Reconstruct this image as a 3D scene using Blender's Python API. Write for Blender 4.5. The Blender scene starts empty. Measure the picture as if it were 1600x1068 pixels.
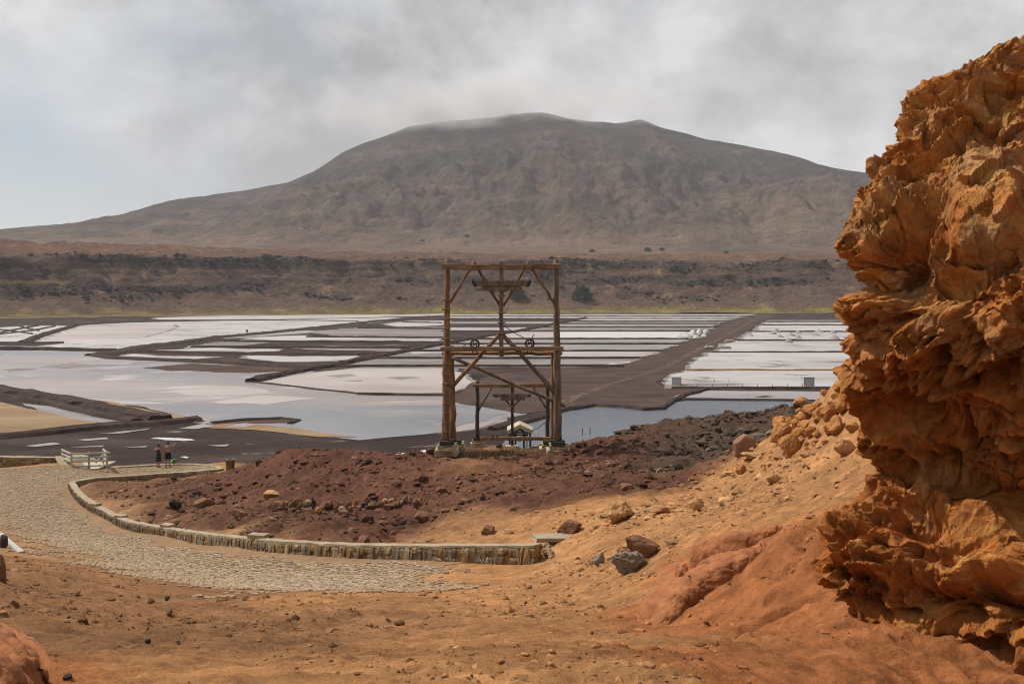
import bpy, bmesh, math, random
import numpy as np
from mathutils import Vector, Matrix

random.seed(7); RNG = np.random.default_rng(7)
S = bpy.context.scene
C = S.collection
EYE, F, HZ = 17.4, 1700.0, 453.0        # eye height over the crater floor, focal length and horizon row in photo pixels

# ------------------------------------------------------------------ camera
cd = bpy.data.cameras.new('camera'); cam = bpy.data.objects.new('camera', cd); C.objects.link(cam)
cam.location = (0, 0, EYE); cam.rotation_euler = (math.radians(90), 0, 0)
cd.sensor_width = 36; cd.lens = 36 * F / 1600; cd.shift_y = -81 / 1600
cd.clip_start = 0.1; cd.clip_end = 30000
cd.dof.use_dof = True; cd.dof.focus_distance = 45; cd.dof.aperture_fstop = 7.0
S.camera = cam
# ------------------------------------------------------------------ world, sun, exposure
SUN = Vector((-0.56, 0.25, 0.79)).normalized()
w = bpy.data.worlds.new('World'); S.world = w; w.use_nodes = True
nt = w.node_tree; nt.nodes.clear()
def wn(t, **k):
    n = nt.nodes.new(t)
    for a, b in k.items(): setattr(n, a, b)
    return n
sky = wn('ShaderNodeTexSky', sky_type='NISHITA', sun_disc=False)
sky.sun_elevation = math.asin(SUN.z); sky.sun_rotation = math.atan2(SUN.x, SUN.y)
tc = wn('ShaderNodeTexCoord'); mp = wn('ShaderNodeMapping')
mp.inputs['Scale'].default_value = (1, 1, 1.35); mp.inputs['Location'].default_value = (17.1, 6.3, 2.2)
n1 = wn('ShaderNodeTexNoise'); n1.inputs['Scale'].default_value = 2.2; n1.inputs['Detail'].default_value = 7; n1.inputs['Roughness'].default_value = 0.5; n1.inputs['Distortion'].default_value = 0.25
n2 = wn('ShaderNodeTexNoise'); n2.inputs['Scale'].default_value = 3.6; n2.inputs['Detail'].default_value = 8; n2.inputs['Roughness'].default_value = 0.6; n2.inputs['Distortion'].default_value = 0.15
r1 = wn('ShaderNodeValToRGB'); r1.color_ramp.elements[0].position = 0.36; r1.color_ramp.elements[1].position = 0.50
r2 = wn('ShaderNodeValToRGB')
r2.color_ramp.elements[0].position = 0.42; r2.color_ramp.elements[0].color = (3.8, 3.85, 4.0, 1)
r2.color_ramp.elements[1].position = 0.60; r2.color_ramp.elements[1].color = (7.3, 7.3, 7.35, 1)
thin = wn('ShaderNodeMix', data_type='RGBA'); thin.inputs[0].default_value = 0.72; thin.inputs[7].default_value = (4.3, 5.0, 5.6, 1)
mx = wn('ShaderNodeMix', data_type='RGBA')
bg = wn('ShaderNodeBackground'); bg.inputs['Strength'].default_value = 0.1
wo = wn('ShaderNodeOutputWorld')
L = nt.links.new
L(tc.outputs['Generated'], mp.inputs['Vector']); L(mp.outputs[0], n1.inputs['Vector']); L(mp.outputs[0], n2.inputs['Vector'])
L(n1.outputs['Fac'], r1.inputs[0]); L(n2.outputs['Fac'], r2.inputs[0])
L(sky.outputs[0], thin.inputs[6])
L(r1.outputs[0], mx.inputs[0]); L(thin.outputs[2], mx.inputs[6]); L(r2.outputs[0], mx.inputs[7])
L(mx.outputs[2], bg.inputs[0]); L(bg.outputs[0], wo.inputs[0])
sd = bpy.data.lights.new('sun', 'SUN'); sd.energy = 5.0; sd.angle = math.radians(1.0); sd.color = (1, 0.94, 0.85)
so = bpy.data.objects.new('sun', sd); C.objects.link(so)
so.rotation_euler = (-SUN).to_track_quat('-Z', 'Y').to_euler(); so.location = (0, 0, 300)
S.view_settings.view_transform = 'Standard'; S.view_settings.look = 'None'
S.view_settings.exposure = 0; S.view_settings.gamma = 1
S.render.engine = 'CYCLES'; S.render.filter_size = 1.05; S.cycles.filter_width = 1.05
S.cycles.use_denoising = True; S.cycles.max_bounces = 6; S.cycles.volume_bounces = 1
S.cycles.diffuse_bounces = 3; S.cycles.glossy_bounces = 3; S.cycles.use_adaptive_sampling = True; S.cycles.adaptive_threshold = 0.02

# ------------------------------------------------------------------ numpy noise
_pr = np.random.default_rng(1234); _PM = _pr.permutation(1024).astype(np.int32); _PM = np.r_[_PM, _PM, _PM]
_GV = _pr.normal(size=(1024, 3)); _GV = (_GV / np.linalg.norm(_GV, axis=1)[:, None]).astype(np.float32)
_CV = _pr.random((1024, 3)).astype(np.float32)
def perlin(p, s=0):
    p = p.astype(np.float32); i = np.floor(p).astype(np.int32); f = p - i; i = (i + np.int32((s * 37) % 1024)) & 1023
    u = f * f * f * (f * (f * 6 - 15) + 10); fx, fy, fz = f[:, 0], f[:, 1], f[:, 2]
    px = (_PM[i[:, 0]], _PM[i[:, 0] + 1]); out = 0
    for dx in (0, 1):
        sx = 0
        for dy in (0, 1):
            py = _PM[px[dx] + i[:, 1] + dy]; g0 = _GV[_PM[py + i[:, 2]]]; g1 = _GV[_PM[py + i[:, 2] + 1]]
            gx_, gy_ = fx - dx, fy - dy
            n0 = g0[:, 0] * gx_ + g0[:, 1] * gy_ + g0[:, 2] * fz; n1_ = g1[:, 0] * gx_ + g1[:, 1] * gy_ + g1[:, 2] * (fz - 1)
            t = n0 + (n1_ - n0) * u[:, 2]; sx = sx + t * (u[:, 1] if dy else 1 - u[:, 1])
        out = out + sx * (u[:, 0] if dx else 1 - u[:, 0])
    return out * 1.4
def fbm(p, o=4, s=0, g=0.5, ridged=False):
    t = 0; a = 1.0; q = p.copy()
    for k in range(o):
        n = perlin(q, s + k * 17)
        t = t + a * ((1 - 2 * np.abs(n)) if ridged else n)
        a *= g; q = q * 2.03 + 11.7
    return t
def cell(p, s=0):
    p = p.astype(np.float32); i = np.floor(p).astype(np.int32); f = p - i; i = (i + np.int32((s * 53) % 1024)) & 1023
    f1 = np.full(len(p), 81, np.float32)
    for dx in (-1, 0, 1):
        hx = _PM[(i[:, 0] + dx) & 1023]
        for dy in (-1, 0, 1):
            hy = _PM[hx + ((i[:, 1] + dy) & 1023)]
            for dz in (-1, 0, 1):
                o = _CV[_PM[hy + ((i[:, 2] + dz) & 1023)]]
                f1 = np.minimum(f1, (o[:, 0] + dx - f[:, 0]) ** 2 + (o[:, 1] + dy - f[:, 1]) ** 2 + (o[:, 2] + dz - f[:, 2]) ** 2)
    return np.sqrt(f1)
def cellv(p, s=0):
    """nearest cell point: distance, offset from it, a random vector and a random level of the cell"""
    p = p.astype(np.float32); i = np.floor(p).astype(np.int32); f = p - i; i = (i + np.int32((s * 53) % 1024)) & 1023
    f1 = np.full(len(p), 81, np.float32); idx = np.zeros(len(p), np.int32); off = np.zeros((len(p), 3), np.float32)
    for dx in (-1, 0, 1):
        hx = _PM[(i[:, 0] + dx) & 1023]
        for dy in (-1, 0, 1):
            hy = _PM[hx + ((i[:, 1] + dy) & 1023)]
            for dz in (-1, 0, 1):
                h = _PM[hy + ((i[:, 2] + dz) & 1023)]; d = f - _CV[h] - np.array([dx, dy, dz], np.float32); d2 = (d * d).sum(1); m = d2 < f1
                f1 = np.where(m, d2, f1); idx = np.where(m, h, idx); off = np.where(m[:, None], d, off)
    return np.sqrt(f1), off, _GV[(idx * 7 + 3) & 1023], _CV[(idx * 5 + 11) & 1023, 0]
def P3(x, y, z=0.0): return np.stack([np.broadcast_to(np.asarray(v, float), np.shape(x)).ravel() for v in (x, y, z)], 1)
def sstep(a, b, x): t = np.clip((x - a) / (b - a), 0, 1); return t * t * (3 - 2 * t)

ALB = 0.70   # all pigments below were measured from the picture; this takes the daylight out of them
# ------------------------------------------------------------------ mesh helpers
def mesh_obj(name, v, f, m, col=None, smooth=True, parent=None, loc=None):
    v = np.asarray(v, float)
    if loc is not None: v = v - np.asarray(loc, float)
    me = bpy.data.meshes.new(name)
    if isinstance(f, np.ndarray) and f.ndim == 2:
        k = f.shape[1]; n = len(f)
        me.vertices.add(len(v)); me.vertices.foreach_set('co', v.astype(np.float32).ravel())
        me.loops.add(n * k); me.loops.foreach_set('vertex_index', f.astype(np.int32).ravel())
        me.polygons.add(n); me.polygons.foreach_set('loop_start', np.arange(0, n * k, k, dtype=np.int32))
        me.update(calc_edges=True); me.validate()
    else:
        me.from_pydata([tuple(q) for q in v], [], [tuple(int(i) for i in q) for q in f]); me.update()
    me.polygons.foreach_set('use_smooth', np.full(len(me.polygons), smooth))
    if col is not None:
        a = me.color_attributes.new('Col', 'FLOAT_COLOR', 'POINT')
        c = np.ones((len(v), 4), np.float32); c[:, :3] = np.asarray(col) * ALB; a.data.foreach_set('color', c.ravel())
    if m: me.materials.append(m)
    o = bpy.data.objects.new(name, me); C.objects.link(o)
    if loc is not None and parent is None: o.location = loc
    if parent: o.parent = parent
    return o
def tag(o, label, cat, group=None):
    o['label'] = label; o['category'] = cat
    if group: o['group'] = group
    return o
def kind(o, k): o['kind'] = k; return o
def empty(name, loc, label, cat, group=None):
    o = bpy.data.objects.new(name, None); C.objects.link(o); o.location = loc; o.empty_display_size = 0.3
    return tag(o, label, cat, group)
def grid_faces(nr, nc):
    a = np.arange(nr * nc).reshape(nr, nc)
    return np.stack([a[:-1, :-1], a[:-1, 1:], a[1:, 1:], a[1:, :-1]], -1).reshape(-1, 4)
def pix(px, py, d): return np.array([(px - 800) / F * d, d, EYE - (py - HZ) / F * d])
def floor_pt(px, py): return pix(px, py, EYE * F / (py - HZ))

# ------------------------------------------------------------------ materials
def lin(r, g, b): return tuple(((c / 255) / 12.92 if c / 255 <= .04045 else ((c / 255 + .055) / 1.055) ** 2.4) for c in (r, g, b))
def material(name, c1, c2=None, scale=5.0, detail=6, rough=0.9, bump=0.0, bscale=None, spec=0.3, attr=False, stretch=None, bdist=0.05, c3=None, contrast=0.2, obj_space=False, fine=0, nrough=.6):
    m = bpy.data.materials.new(name); m.use_nodes = True; t = m.node_tree; b = t.nodes['Principled BSDF']; k = t.links.new
    b.inputs['Roughness'].default_value = rough; b.inputs['Specular IOR Level'].default_value = spec
    g = t.nodes.new('ShaderNodeNewGeometry'); src = g.outputs['Position']
    if obj_space: src = t.nodes.new('ShaderNodeTexCoord').outputs['Object']
    if stretch:
        mpn = t.nodes.new('ShaderNodeMapping'); mpn.inputs['Scale'].default_value = stretch; k(src, mpn.inputs[0]); src = mpn.outputs[0]
    n = t.nodes.new('ShaderNodeTexNoise'); n.inputs['Scale'].default_value = scale; n.inputs['Detail'].default_value = detail; n.inputs['Roughness'].default_value = nrough
    k(src, n.inputs['Vector'])
    if not attr: c1 = tuple(c * ALB for c in c1); c2 = tuple(c * ALB for c in c2) if c2 else None; c3 = tuple(c * ALB for c in c3) if c3 else None
    r = t.nodes.new('ShaderNodeValToRGB'); r.color_ramp.elements[0].position = 0.5 - contrast; r.color_ramp.elements[1].position = 0.5 + contrast
    if attr:
        a = t.nodes.new('ShaderNodeAttribute'); a.attribute_name = 'Col'
        r.color_ramp.elements[0].color = (*c1, 1); r.color_ramp.elements[1].color = (*(c2 or c1), 1)
        mxn = t.nodes.new('ShaderNodeMix'); mxn.data_type = 'RGBA'; mxn.blend_type = 'MULTIPLY'; mxn.inputs[0].default_value = 1
        k(n.outputs['Fac'], r.inputs[0]); k(a.outputs['Color'], mxn.inputs[6]); k(r.outputs[0], mxn.inputs[7]); k(mxn.outputs[2], b.inputs['Base Color'])
    else:
        r.color_ramp.elements[0].color = (*c1, 1); r.color_ramp.elements[1].color = (*(c2 or c1), 1)
        if c3: e = r.color_ramp.elements.new(0.5); e.color = (*c3, 1)
        k(n.outputs['Fac'], r.inputs[0]); k(r.outputs[0], b.inputs['Base Color'])
    if bump:
        n3 = t.nodes.new('ShaderNodeTexNoise'); n3.inputs['Scale'].default_value = bscale or scale * 4; n3.inputs['Detail'].default_value = 8; n3.inputs['Roughness'].default_value = 0.62
        k(src, n3.inputs['Vector'])
        bp = t.nodes.new('ShaderNodeBump'); bp.inputs['Strength'].default_value = bump; bp.inputs['Distance'].default_value = bdist
        k(n3.outputs['Fac'], bp.inputs['Height']); last = bp
        if fine:
            n4 = t.nodes.new('ShaderNodeTexNoise'); n4.inputs['Scale'].default_value = fine; n4.inputs['Detail'].default_value = 6; n4.inputs['Roughness'].default_value = .7; k(src, n4.inputs['Vector'])
            last = t.nodes.new('ShaderNodeBump'); last.inputs['Strength'].default_value = 1; last.inputs['Distance'].default_value = 1.2 / fine; k(n4.outputs['Fac'], last.inputs['Height']); k(bp.outputs[0], last.inputs['Normal'])
        k(last.outputs[0], b.inputs['Normal'])
    return m
# ================================================================== THE NEAR SLOPE
SOIL = dict(O=(0.60, 0.305, 0.130), B=(0.41, 0.21, 0.100), R=(0.150, 0.066, 0.043), G=(0.110, 0.072, 0.050), T=(0.60, 0.232, 0.088), P=(0.50, 0.29, 0.14), M=(0.06, 0.042, 0.036))
CP = [  # photo column, row, metres from the eye, soil
 (700,1068,5,'O'),(300,1068,5.2,'O'),(1000,1068,5.3,'O'),(1200,1068,6,'T'),(1400,1068,7,'T'),(0,1068,4.8,'T'),
 (700,1000,9.5,'O'),(400,1000,9.5,'B'),(1000,1000,9.5,'O'),(1150,1000,10,'T'),(1300,1000,10,'T'),(200,1000,9,'B'),
 (700,930,18,'O'),(500,930,18.5,'O'),(330,937,18,'B'),(900,930,17,'O'),(1000,930,15,'O'),(820,960,13,'O'),(600,965,13,'B'),
 (840,881,25,'O'),(700,880,26.5,'O'),(600,876,28,'P'),(500,872,30,'P'),(400,862,33.5,'P'),(330,853,37.5,'P'),(260,840,42.5,'P'),(200,827,47.5,'P'),(165,810,52,'P'),(140,797,56,'P'),(120,775,59.5,'P'),(112,760,62,'P'),
 (250,733,75,'P'),(340,732,72.5,'P'),(180,736,73.8,'P'),(220,730,77.5,'P'),(300,729,77.5,'P'),(0,738,72,'P'),(-100,738,72,'P'),(60,760,63,'P'),(0,800,52,'P'),(-100,800,52,'B'),(100,850,40,'P'),(30,862,34,'P'),(210,905,23,'B'),
 (0,872,26,'B'),(0,930,13,'B'),(150,930,16.5,'B'),(0,1000,8,'B'),(-200,930,11,'B'),(-300,1000,7,'B'),(80,900,19,'B'),
 (480,707,58,'R'),(420,715,62,'R'),(540,711,57,'R'),(600,714,54,'R'),(700,713,50,'R'),(480,760,50,'R'),(480,790,46,'R'),(600,790,42,'R'),(360,738,67,'R'),(250,810,49,'R'),(160,768,60,'R'),(250,756,63,'R'),(330,820,43,'R'),(600,820,36,'R'),(600,842,31.5,'R'),(420,826,36.8,'R'),(300,815,43.3,'R'),(230,800,49,'R'),(180,783,55,'R'),(500,836,33,'R'),(550,839,32,'R'),(400,830,36.5,'R'),(350,770,56,'R'),
 (870,708,50,'R'),(800,713,50.5,'R'),(750,712,50,'B'),(1060,660,59,'G'),(980,672,56,'G'),(920,690,53,'R'),(1230,642,60,'G'),(1060,730,44,'G'),(1000,760,36,'R'),(900,760,38,'R'),(800,780,36,'R'),(720,815,32.5,'B'),(850,830,28,'O'),(960,800,28,'O'),(1090,790,27,'O'),(1005,855,19,'O'),(1150,700,46,'G'),
 (1200,705,33,'O'),(1200,750,30,'O'),(1330,600,27,'O'),(1270,640,31,'O'),(1330,700,23,'O'),(1330,750,18,'O'),(1230,820,15,'O'),(1100,880,15,'T'),(1020,960,12,'T'),(1280,880,10.5,'T'),(1340,960,9,'T'),(1400,1040,7.6,'T'),(1500,1110,6.9,'T'),(1600,1230,6,'T'),(1450,1000,8.6,'T'),
]
CPW = [tuple(pix(a, b, d)) + (t,) for a, b, d, t in CP]
def wz(x, y, drop, t): CPW.append((x, y, EYE - drop, t))
for q in [(6.5,8,2.6,'T'),(5,9.5,2.6,'T'),(5.5,4,2.4,'T'),(8,15,.9,'T'),(15,25,.4,'O'),(32,45,3.5,'O'),(44,62,7,'G'),(0,0,1.68,'O'),(-4,0,1.3,'B'),(4,0,1.8,'T'),(0,-5,.6,'O'),(-6,-5,.2,'B'),(6,-5,.9,'T'),(-9,6,1.4,'B'),
          (0,58,9.5,'B'),(-3.5,62,10.1,'B'),(3.5,62,10.0,'R'),(0,69,11.0,'R'),(1,84,13.6,'R'),(-2,77,11.1,'B'),(3,77,11.1,'R'),(-8,70,10.8,'R'),(8,70,9.6,'G'),(18,72,9.2,'G'),(35,75,9.5,'G'),(-14,73,12.6,'R'),(-10,80,13.6,'R')]: wz(*q)
for x in range(-62, 75, 8):
    wz(x, 104, 18.6, 'M')
    wz(x, 93 if x < 6 else 90, 17.3 if x < 6 else 13.5, 'G')
for x in (-26, -20, -32, -40, -50): wz(x, 79, 12.4, 'B'); wz(x, 85, 15.2, 'B')
CPA = np.array([q[:3] for q in CPW]); CPT = np.array([SOIL[q[3]] for q in CPW])
CPG = np.array([{'O': .0, 'B': .25, 'R': .8, 'G': 1.0, 'T': 0, 'P': .0, 'M': .4}[q[3]] for q in CPW])
def wmap(x, y): return np.stack([x / (y + 9) * 3.0, np.log(np.maximum(y + 9, .5)) * 1.6], 1)
_w = wmap(CPA[:, 0], CPA[:, 1])
def _k(r): return np.sqrt(r * r + 0.02)
_A = _k(np.linalg.norm(_w[:, None] - _w[None], axis=2)) ; n_ = len(_w)
_M = np.zeros((n_ + 3, n_ + 3)); _M[:n_, :n_] = _A - np.eye(n_) * 0.004; _M[:n_, n_:] = np.c_[np.ones(n_), _w]; _M[n_:, :n_] = _M[:n_, n_:].T
_sol = np.linalg.solve(_M, np.r_[CPA[:, 2], 0, 0, 0])
_U = np.linspace(-6, 6, 420); _V = np.linspace(2.1, 7.8, 420)
_gu, _gv = np.meshgrid(_U, _V); _q = np.stack([_gu.ravel(), _gv.ravel()], 1)
_tz = np.empty(len(_q)); _tc = np.empty((len(_q), 4)); _cg = np.c_[CPT, CPG]
for _i in range(0, len(_q), 20000):
    _d2 = ((_q[_i:_i + 20000, None, 0] - _w[None, :, 0]) ** 2 + (_q[_i:_i + 20000, None, 1] - _w[None, :, 1]) ** 2)
    _tz[_i:_i + 20000] = np.sqrt(_d2 + .02) @ _sol[:n_] + _sol[n_] + _q[_i:_i + 20000] @ _sol[n_ + 1:]
    _ww = 1 / (_d2 * _d2 + 1e-5); _tc[_i:_i + 20000] = (_ww @ _cg) / _ww.sum(1, keepdims=True)
_tab = np.c_[_tz, _tc].reshape(420, 420, 5)
def _look(q, sl):
    a = np.clip((q[:, 0] + 6) / 12 * 419, 0, 418.999); b = np.clip((q[:, 1] - 2.1) / 5.7 * 419, 0, 418.999)
    i = a.astype(int); j = b.astype(int); fa = (a - i)[:, None]; fb = (b - j)[:, None]; t = _tab[:, :, sl]
    return (t[j, i] * (1 - fa) + t[j, i + 1] * fa) * (1 - fb) + (t[j + 1, i] * (1 - fa) + t[j + 1, i + 1] * fa) * fb
def base_z(x, y):
    x = np.asarray(x, float).ravel(); y = np.asarray(y, float).ravel()
    return _look(wmap(x, y), slice(0, 1))[:, 0]
def soil_at(x, y):
    x = np.asarray(x, float).ravel(); y = np.asarray(y, float).ravel()
    q = wmap(x, y); p = P3(q[:, 0] * 4, q[:, 1] * 4, 0)
    q = q + 0.10 * np.stack([fbm(p, 3, 5), fbm(p, 3, 9)], 1)
    r = _look(q, slice(1, 5)); return r[:, :3], r[:, 3]
def in_poly(x, y, poly):
    poly = np.asarray(poly); r = np.zeros(len(x), bool); j = len(poly) - 1
    for i in range(len(poly)):
        xi, yi = poly[i]; xj, yj = poly[j]
        r ^= ((yi > y) != (yj > y)) & (x < (xj - xi) * (y - yi) / (yj - yi + 1e-12) + xi); j = i
    return r
def seg_dist(x, y, line):
    d = np.full(len(x), 1e9)
    for (ax, ay), (bx, by) in zip(line[:-1], line[1:]):
        t = np.clip(((x - ax) * (bx - ax) + (y - ay) * (by - ay)) / ((bx - ax) ** 2 + (by - ay) ** 2 + 1e-9), 0, 1)
        d = np.minimum(d, np.hypot(x - ax - t * (bx - ax), y - ay - t * (by - ay)))
    return d
# the low wall's course: photo column, row of its coping, distance
WALL = [(112,752,62),(120,765,59.5),(140,782,56),(165,796,52.5),(200,812,47.5),(260,823,43),(330,833,38),(400,840,34),(500,847,30.5),(600,850,28.5),(700,850.5,27),(780,850.5,26),(840,850,25.2)]
BACK = [(112,752,62),(150,746,64.5),(200,742.5,66.3),(250,739,68),(300,735.5,69.5),(345,731.5,71)]
FARK = [(168,730,74.8),(210,727,75.9),(250,725,76.6),(290,724,76.6),(320,725.5,75.5),(338,728.5,73.5),(345,731.5,71)]
wall_pts = np.array([pix(*q) for q in WALL]); back_pts = np.array([pix(*q) for q in BACK]); far_pts = np.array([pix(*q) for q in FARK])
def spline(p, n):
    t = np.r_[0, np.cumsum(np.linalg.norm(np.diff(p, axis=0), axis=1))]; u = np.linspace(0, t[-1], n); m = np.gradient(p, t, axis=0)
    i = np.clip(np.searchsorted(t, u) - 1, 0, len(t) - 2); h = (t[i + 1] - t[i])[:, None]; s = ((u - t[i]) / h[:, 0])[:, None]
    return (2*s**3-3*s**2+1)*p[i] + (s**3-2*s**2+s)*h*m[i] + (-2*s**3+3*s**2)*p[i+1] + (s**3-s**2)*h*m[i+1]
wall_c = spline(wall_pts, 40); back_c = spline(back_pts, 14); far_c = spline(far_pts, 14)
_left = [pix(a, b, d)[:2] for a, b, d in [(835,884,25),(760,905,21.5),(700,917,20),(600,922,19.5),(500,925,19.5),(400,930,19),(320,937,18.3),(260,925,20),(210,907,23),(130,890,27),(60,873,31),(20,850,37.5),(-20,832,42),(-80,810,48),(-140,770,60),(-150,740,72)]]
PATH = [tuple(q[:2]) for q in wall_c] [::-1] + [tuple(q[:2]) for q in back_c] + [tuple(q[:2]) for q in far_c][::-1] + [tuple(pix(108,733,73)[:2]), tuple(pix(-100,733,73.5)[:2])] + [tuple(q) for q in _left[::-1]]
PATH = np.array(PATH)
pathline = [tuple(q) for q in PATH] + [tuple(PATH[0])]
def path_dist(x, y):
    d = np.full(len(x), 9.0); lo = PATH.min(0) - 2; hi = PATH.max(0) + 2
    k = (x > lo[0]) & (x < hi[0]) & (y > lo[1]) & (y < hi[1])
    d[k] = seg_dist(x[k], y[k], pathline) * np.where(in_poly(x[k], y[k], PATH), -1, 1)
    return d
def ground(x, y, rough=True):
    x = np.asarray(x, float).ravel(); y = np.asarray(y, float).ravel()
    z = base_z(x, y)
    d = path_dist(x, y)
    off = sstep(-0.2, 1.2, d)
    # the platform's pit side lies a little lower than its wall
    if rough:
        _, g = soil_at(x, y)
        sc = np.clip(y / 30, .25, 1.2)
        z = z + off * (0.10 + .9 * g) * (0.34 * fbm(P3(x * .45, y * .45, 0), 4, 31) * sc + 0.16 * fbm(P3(x * 1.8, y * 1.8, 0), 4, 41, .6)) 
        z = z + off * 0.045 * fbm(P3(x * 1.1, y * 1.1, 0), 5, 51, .6) + off * .028 * fbm(P3(x * 8, y * 8, 0), 3, 61, .6)
        fl = off * sstep(0.5, 3.0, x - .04 * y) * sstep(50, 36, y)
        z = z + fl * .075 * fbm(P3(x * 1.5 - y * .8, y * .9 + x * .5, 0), 5, 65, .6, ridged=True)
    return z
def hit(px, py, d0=3.0, d1=100.0):
    d = np.exp(np.linspace(math.log(d0), math.log(d1), 900)); x = (px - 800) / F * d; z = EYE - (py - HZ) / F * d
    g = ground(x, d); k = np.argmax(g > z)
    if not (g > z).any(): k = 0
    return np.array([x[k], d[k], g[k]])

NR, NC = 610, 480
ys = np.concatenate([np.linspace(-5, 3.5, 30)[:-1], np.exp(np.linspace(math.log(3.5), math.log(108), NR - 29))])
ss = np.linspace(-1, 1, NC)
Yg = np.repeat(ys[:, None], NC, 1); Xg = ss[None] * (7.5 + 0.60 * np.maximum(Yg, 0))
gz = ground(Xg, Yg)
gcol, ggr = soil_at(Xg, Yg)
gx, gy = Xg.ravel(), Yg.ravel()
# sandstone shelves under the crust on the right: low curved steps
sh = sstep(1.2, 2.4, gx) * sstep(16, 11, gy) * sstep(4.5, 6, gy)
gz = gz + sh * 0.05 * np.abs(fbm(P3(gx * .9 + gy * .5, gy * .5 - gx * .3, 0), 3, 71)) + sh * .02 * fbm(P3(gx * 3, gy * 3, 0), 4, 73)
# joints and small steps in the bare sandstone
ck = (gy > 6) & (gy < 20) & (gx > 1) & (gx < 8)
for ln in [[(1140,912),(1185,899),(1235,906),(1290,893)], [(1148,912),(1165,885),(1182,852)], [(1172,988),(1240,962),(1290,936)], [(1235,900),(1250,872),(1262,850)], [(1100,1010),(1150,995),(1172,988)]]:
    pl = [tuple(hit(a, b)[:2]) for a, b in ln]; dk = seg_dist(gx[ck], gy[ck], pl); gz[ck] -= .075 * np.exp(-(dk / .055) ** 2) - .03 * np.exp(-(dk / .25) ** 2)
var = 1 + 0.28 * fbm(P3(gx * .5, gy * .5, 0), 5, 81, .6)[:, None] + 0.16 * fbm(P3(gx * 4, gy * 4, 0), 3, 83, .6)[:, None]
gcol = np.clip(gcol * var, .01, .9)
m_soil = material('soil', (0.42, 0.40, 0.38), (1.48, 1.45, 1.42), scale=3.0, detail=15, nrough=.74, contrast=.24, attr=True, rough=0.97, bump=1.0, bscale=9, bdist=0.09, spec=0.1, fine=38)
o = kind(mesh_obj('slope', np.c_[gx, gy, gz], grid_faces(NR, NC)[:, ::1], m_soil, gcol), 'structure')

# cobbled path: dusty bed and the stones set in it
m_bed = material('path_dust', (0.27, 0.165, 0.09), (0.37, 0.235, 0.135), scale=1.2, rough=.97, bump=.4, bscale=30, spec=.1)
bx0, by0 = PATH.min(0); bx1, by1 = PATH.max(0)
st = 0.2
X, Y = np.meshgrid(np.arange(bx0, bx1, st), np.arange(by0, by1, st)); nr, nc = X.shape
ins = in_poly(X.ravel(), Y.ravel(), PATH)
zz = np.zeros(X.size); zz[ins] = 1
fade = seg_dist(X.ravel(), Y.ravel(), [tuple(q) for q in _left]) * .45 + fbm(P3(X * .35, Y * .35, 0), 4, 91) * 1.2 + .5 * fbm(P3(X * 1.7, Y * 1.7, 0), 3, 95)
ins &= fade > .75
fc = grid_faces(nr, nc); keep = ins[fc].all(1); fc = fc[keep]
used = np.unique(fc); remap = -np.ones(X.size, int); remap[used] = np.arange(len(used))
ux, uy = X.ravel()[used], Y.ravel()[used]
bed = kind(mesh_obj('cobbled_path', np.c_[ux, uy, base_z(ux, uy) + .012], remap[fc], m_bed), 'structure')
sx, sy = 0.165, 0.125
X, Y = np.meshgrid(np.arange(bx0, bx1, sx), np.arange(by0, by1, sy)); X[1::2] += sx / 2
X = X.ravel(); Y = Y.ravel(); X = X + RNG.uniform(-.028, .028, len(X)); Y = Y + RNG.uniform(-.02, .02, len(Y))
k = in_poly(X, Y, PATH); X, Y = X[k], Y[k]
dd = seg_dist(X, Y, [tuple(q) for q in _left])
bury = fbm(P3(X * .35, Y * .35, 0), 4, 91) * 1.2 + RNG.uniform(-.3, .3, len(X))
k = (dd * .45 + bury > .45); wd = seg_dist(X, Y, [tuple(q[:2]) for q in wall_c]); k &= (wd + bury * .5 > .75)
X, Y, bury = X[k], Y[k], bury[k]; N = len(X); Z = base_z(X, Y)
hw = sx * RNG.uniform(.36, .47, N); hd = sy * RNG.uniform(.36, .47, N); hh = RNG.uniform(.015, .04, N); an = RNG.uniform(-.25, .25, N)
cs = np.array([(-1, -1), (1, -1), (1, 1), (-1, 1)], float)
V = np.empty((N, 8, 3))
for i, (a, b) in enumerate(cs):
    for lv, (s_, z_) in enumerate(((1, -.02), (.72, 1))):
        jx = RNG.uniform(.8, 1.15, N); lx = a * hw * s_ * jx; ly = b * hd * s_ * jx
        V[:, lv * 4 + i, 0] = X + lx * np.cos(an) - ly * np.sin(an); V[:, lv * 4 + i, 1] = Y + lx * np.sin(an) + ly * np.cos(an)
        V[:, lv * 4 + i, 2] = Z + (0 if lv == 0 else hh)
qf = np.array([(4, 5, 6, 7), (0, 1, 5, 4), (1, 2, 6, 5), (2, 3, 7, 6), (3, 0, 4, 7)])
FC = (np.arange(N)[:, None, None] * 8 + qf[None]).reshape(-1, 4)
cc = np.array((0.47, 0.35, 0.23)) * RNG.uniform(.6, 1.2, (N, 1)) * (1 + RNG.uniform(-.05, .05, (N, 3)))
dust = sstep(3.5, .5, seg_dist(X, Y, [tuple(q) for q in _left]) + bury)[:, None]
cc = cc * (1 - .6 * dust) + np.array((.40, .235, .12)) * .6 * dust
m_cob = material('cobble', (.8, .8, .8), (1.15, 1.12, 1.1), scale=9, attr=True, rough=.9, bump=.3, bscale=40, spec=.2)
kind(mesh_obj('cobblestones', V.reshape(-1, 3), FC, m_cob, np.repeat(cc, 8, 0), smooth=False, parent=bed), 'stuff')
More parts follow.
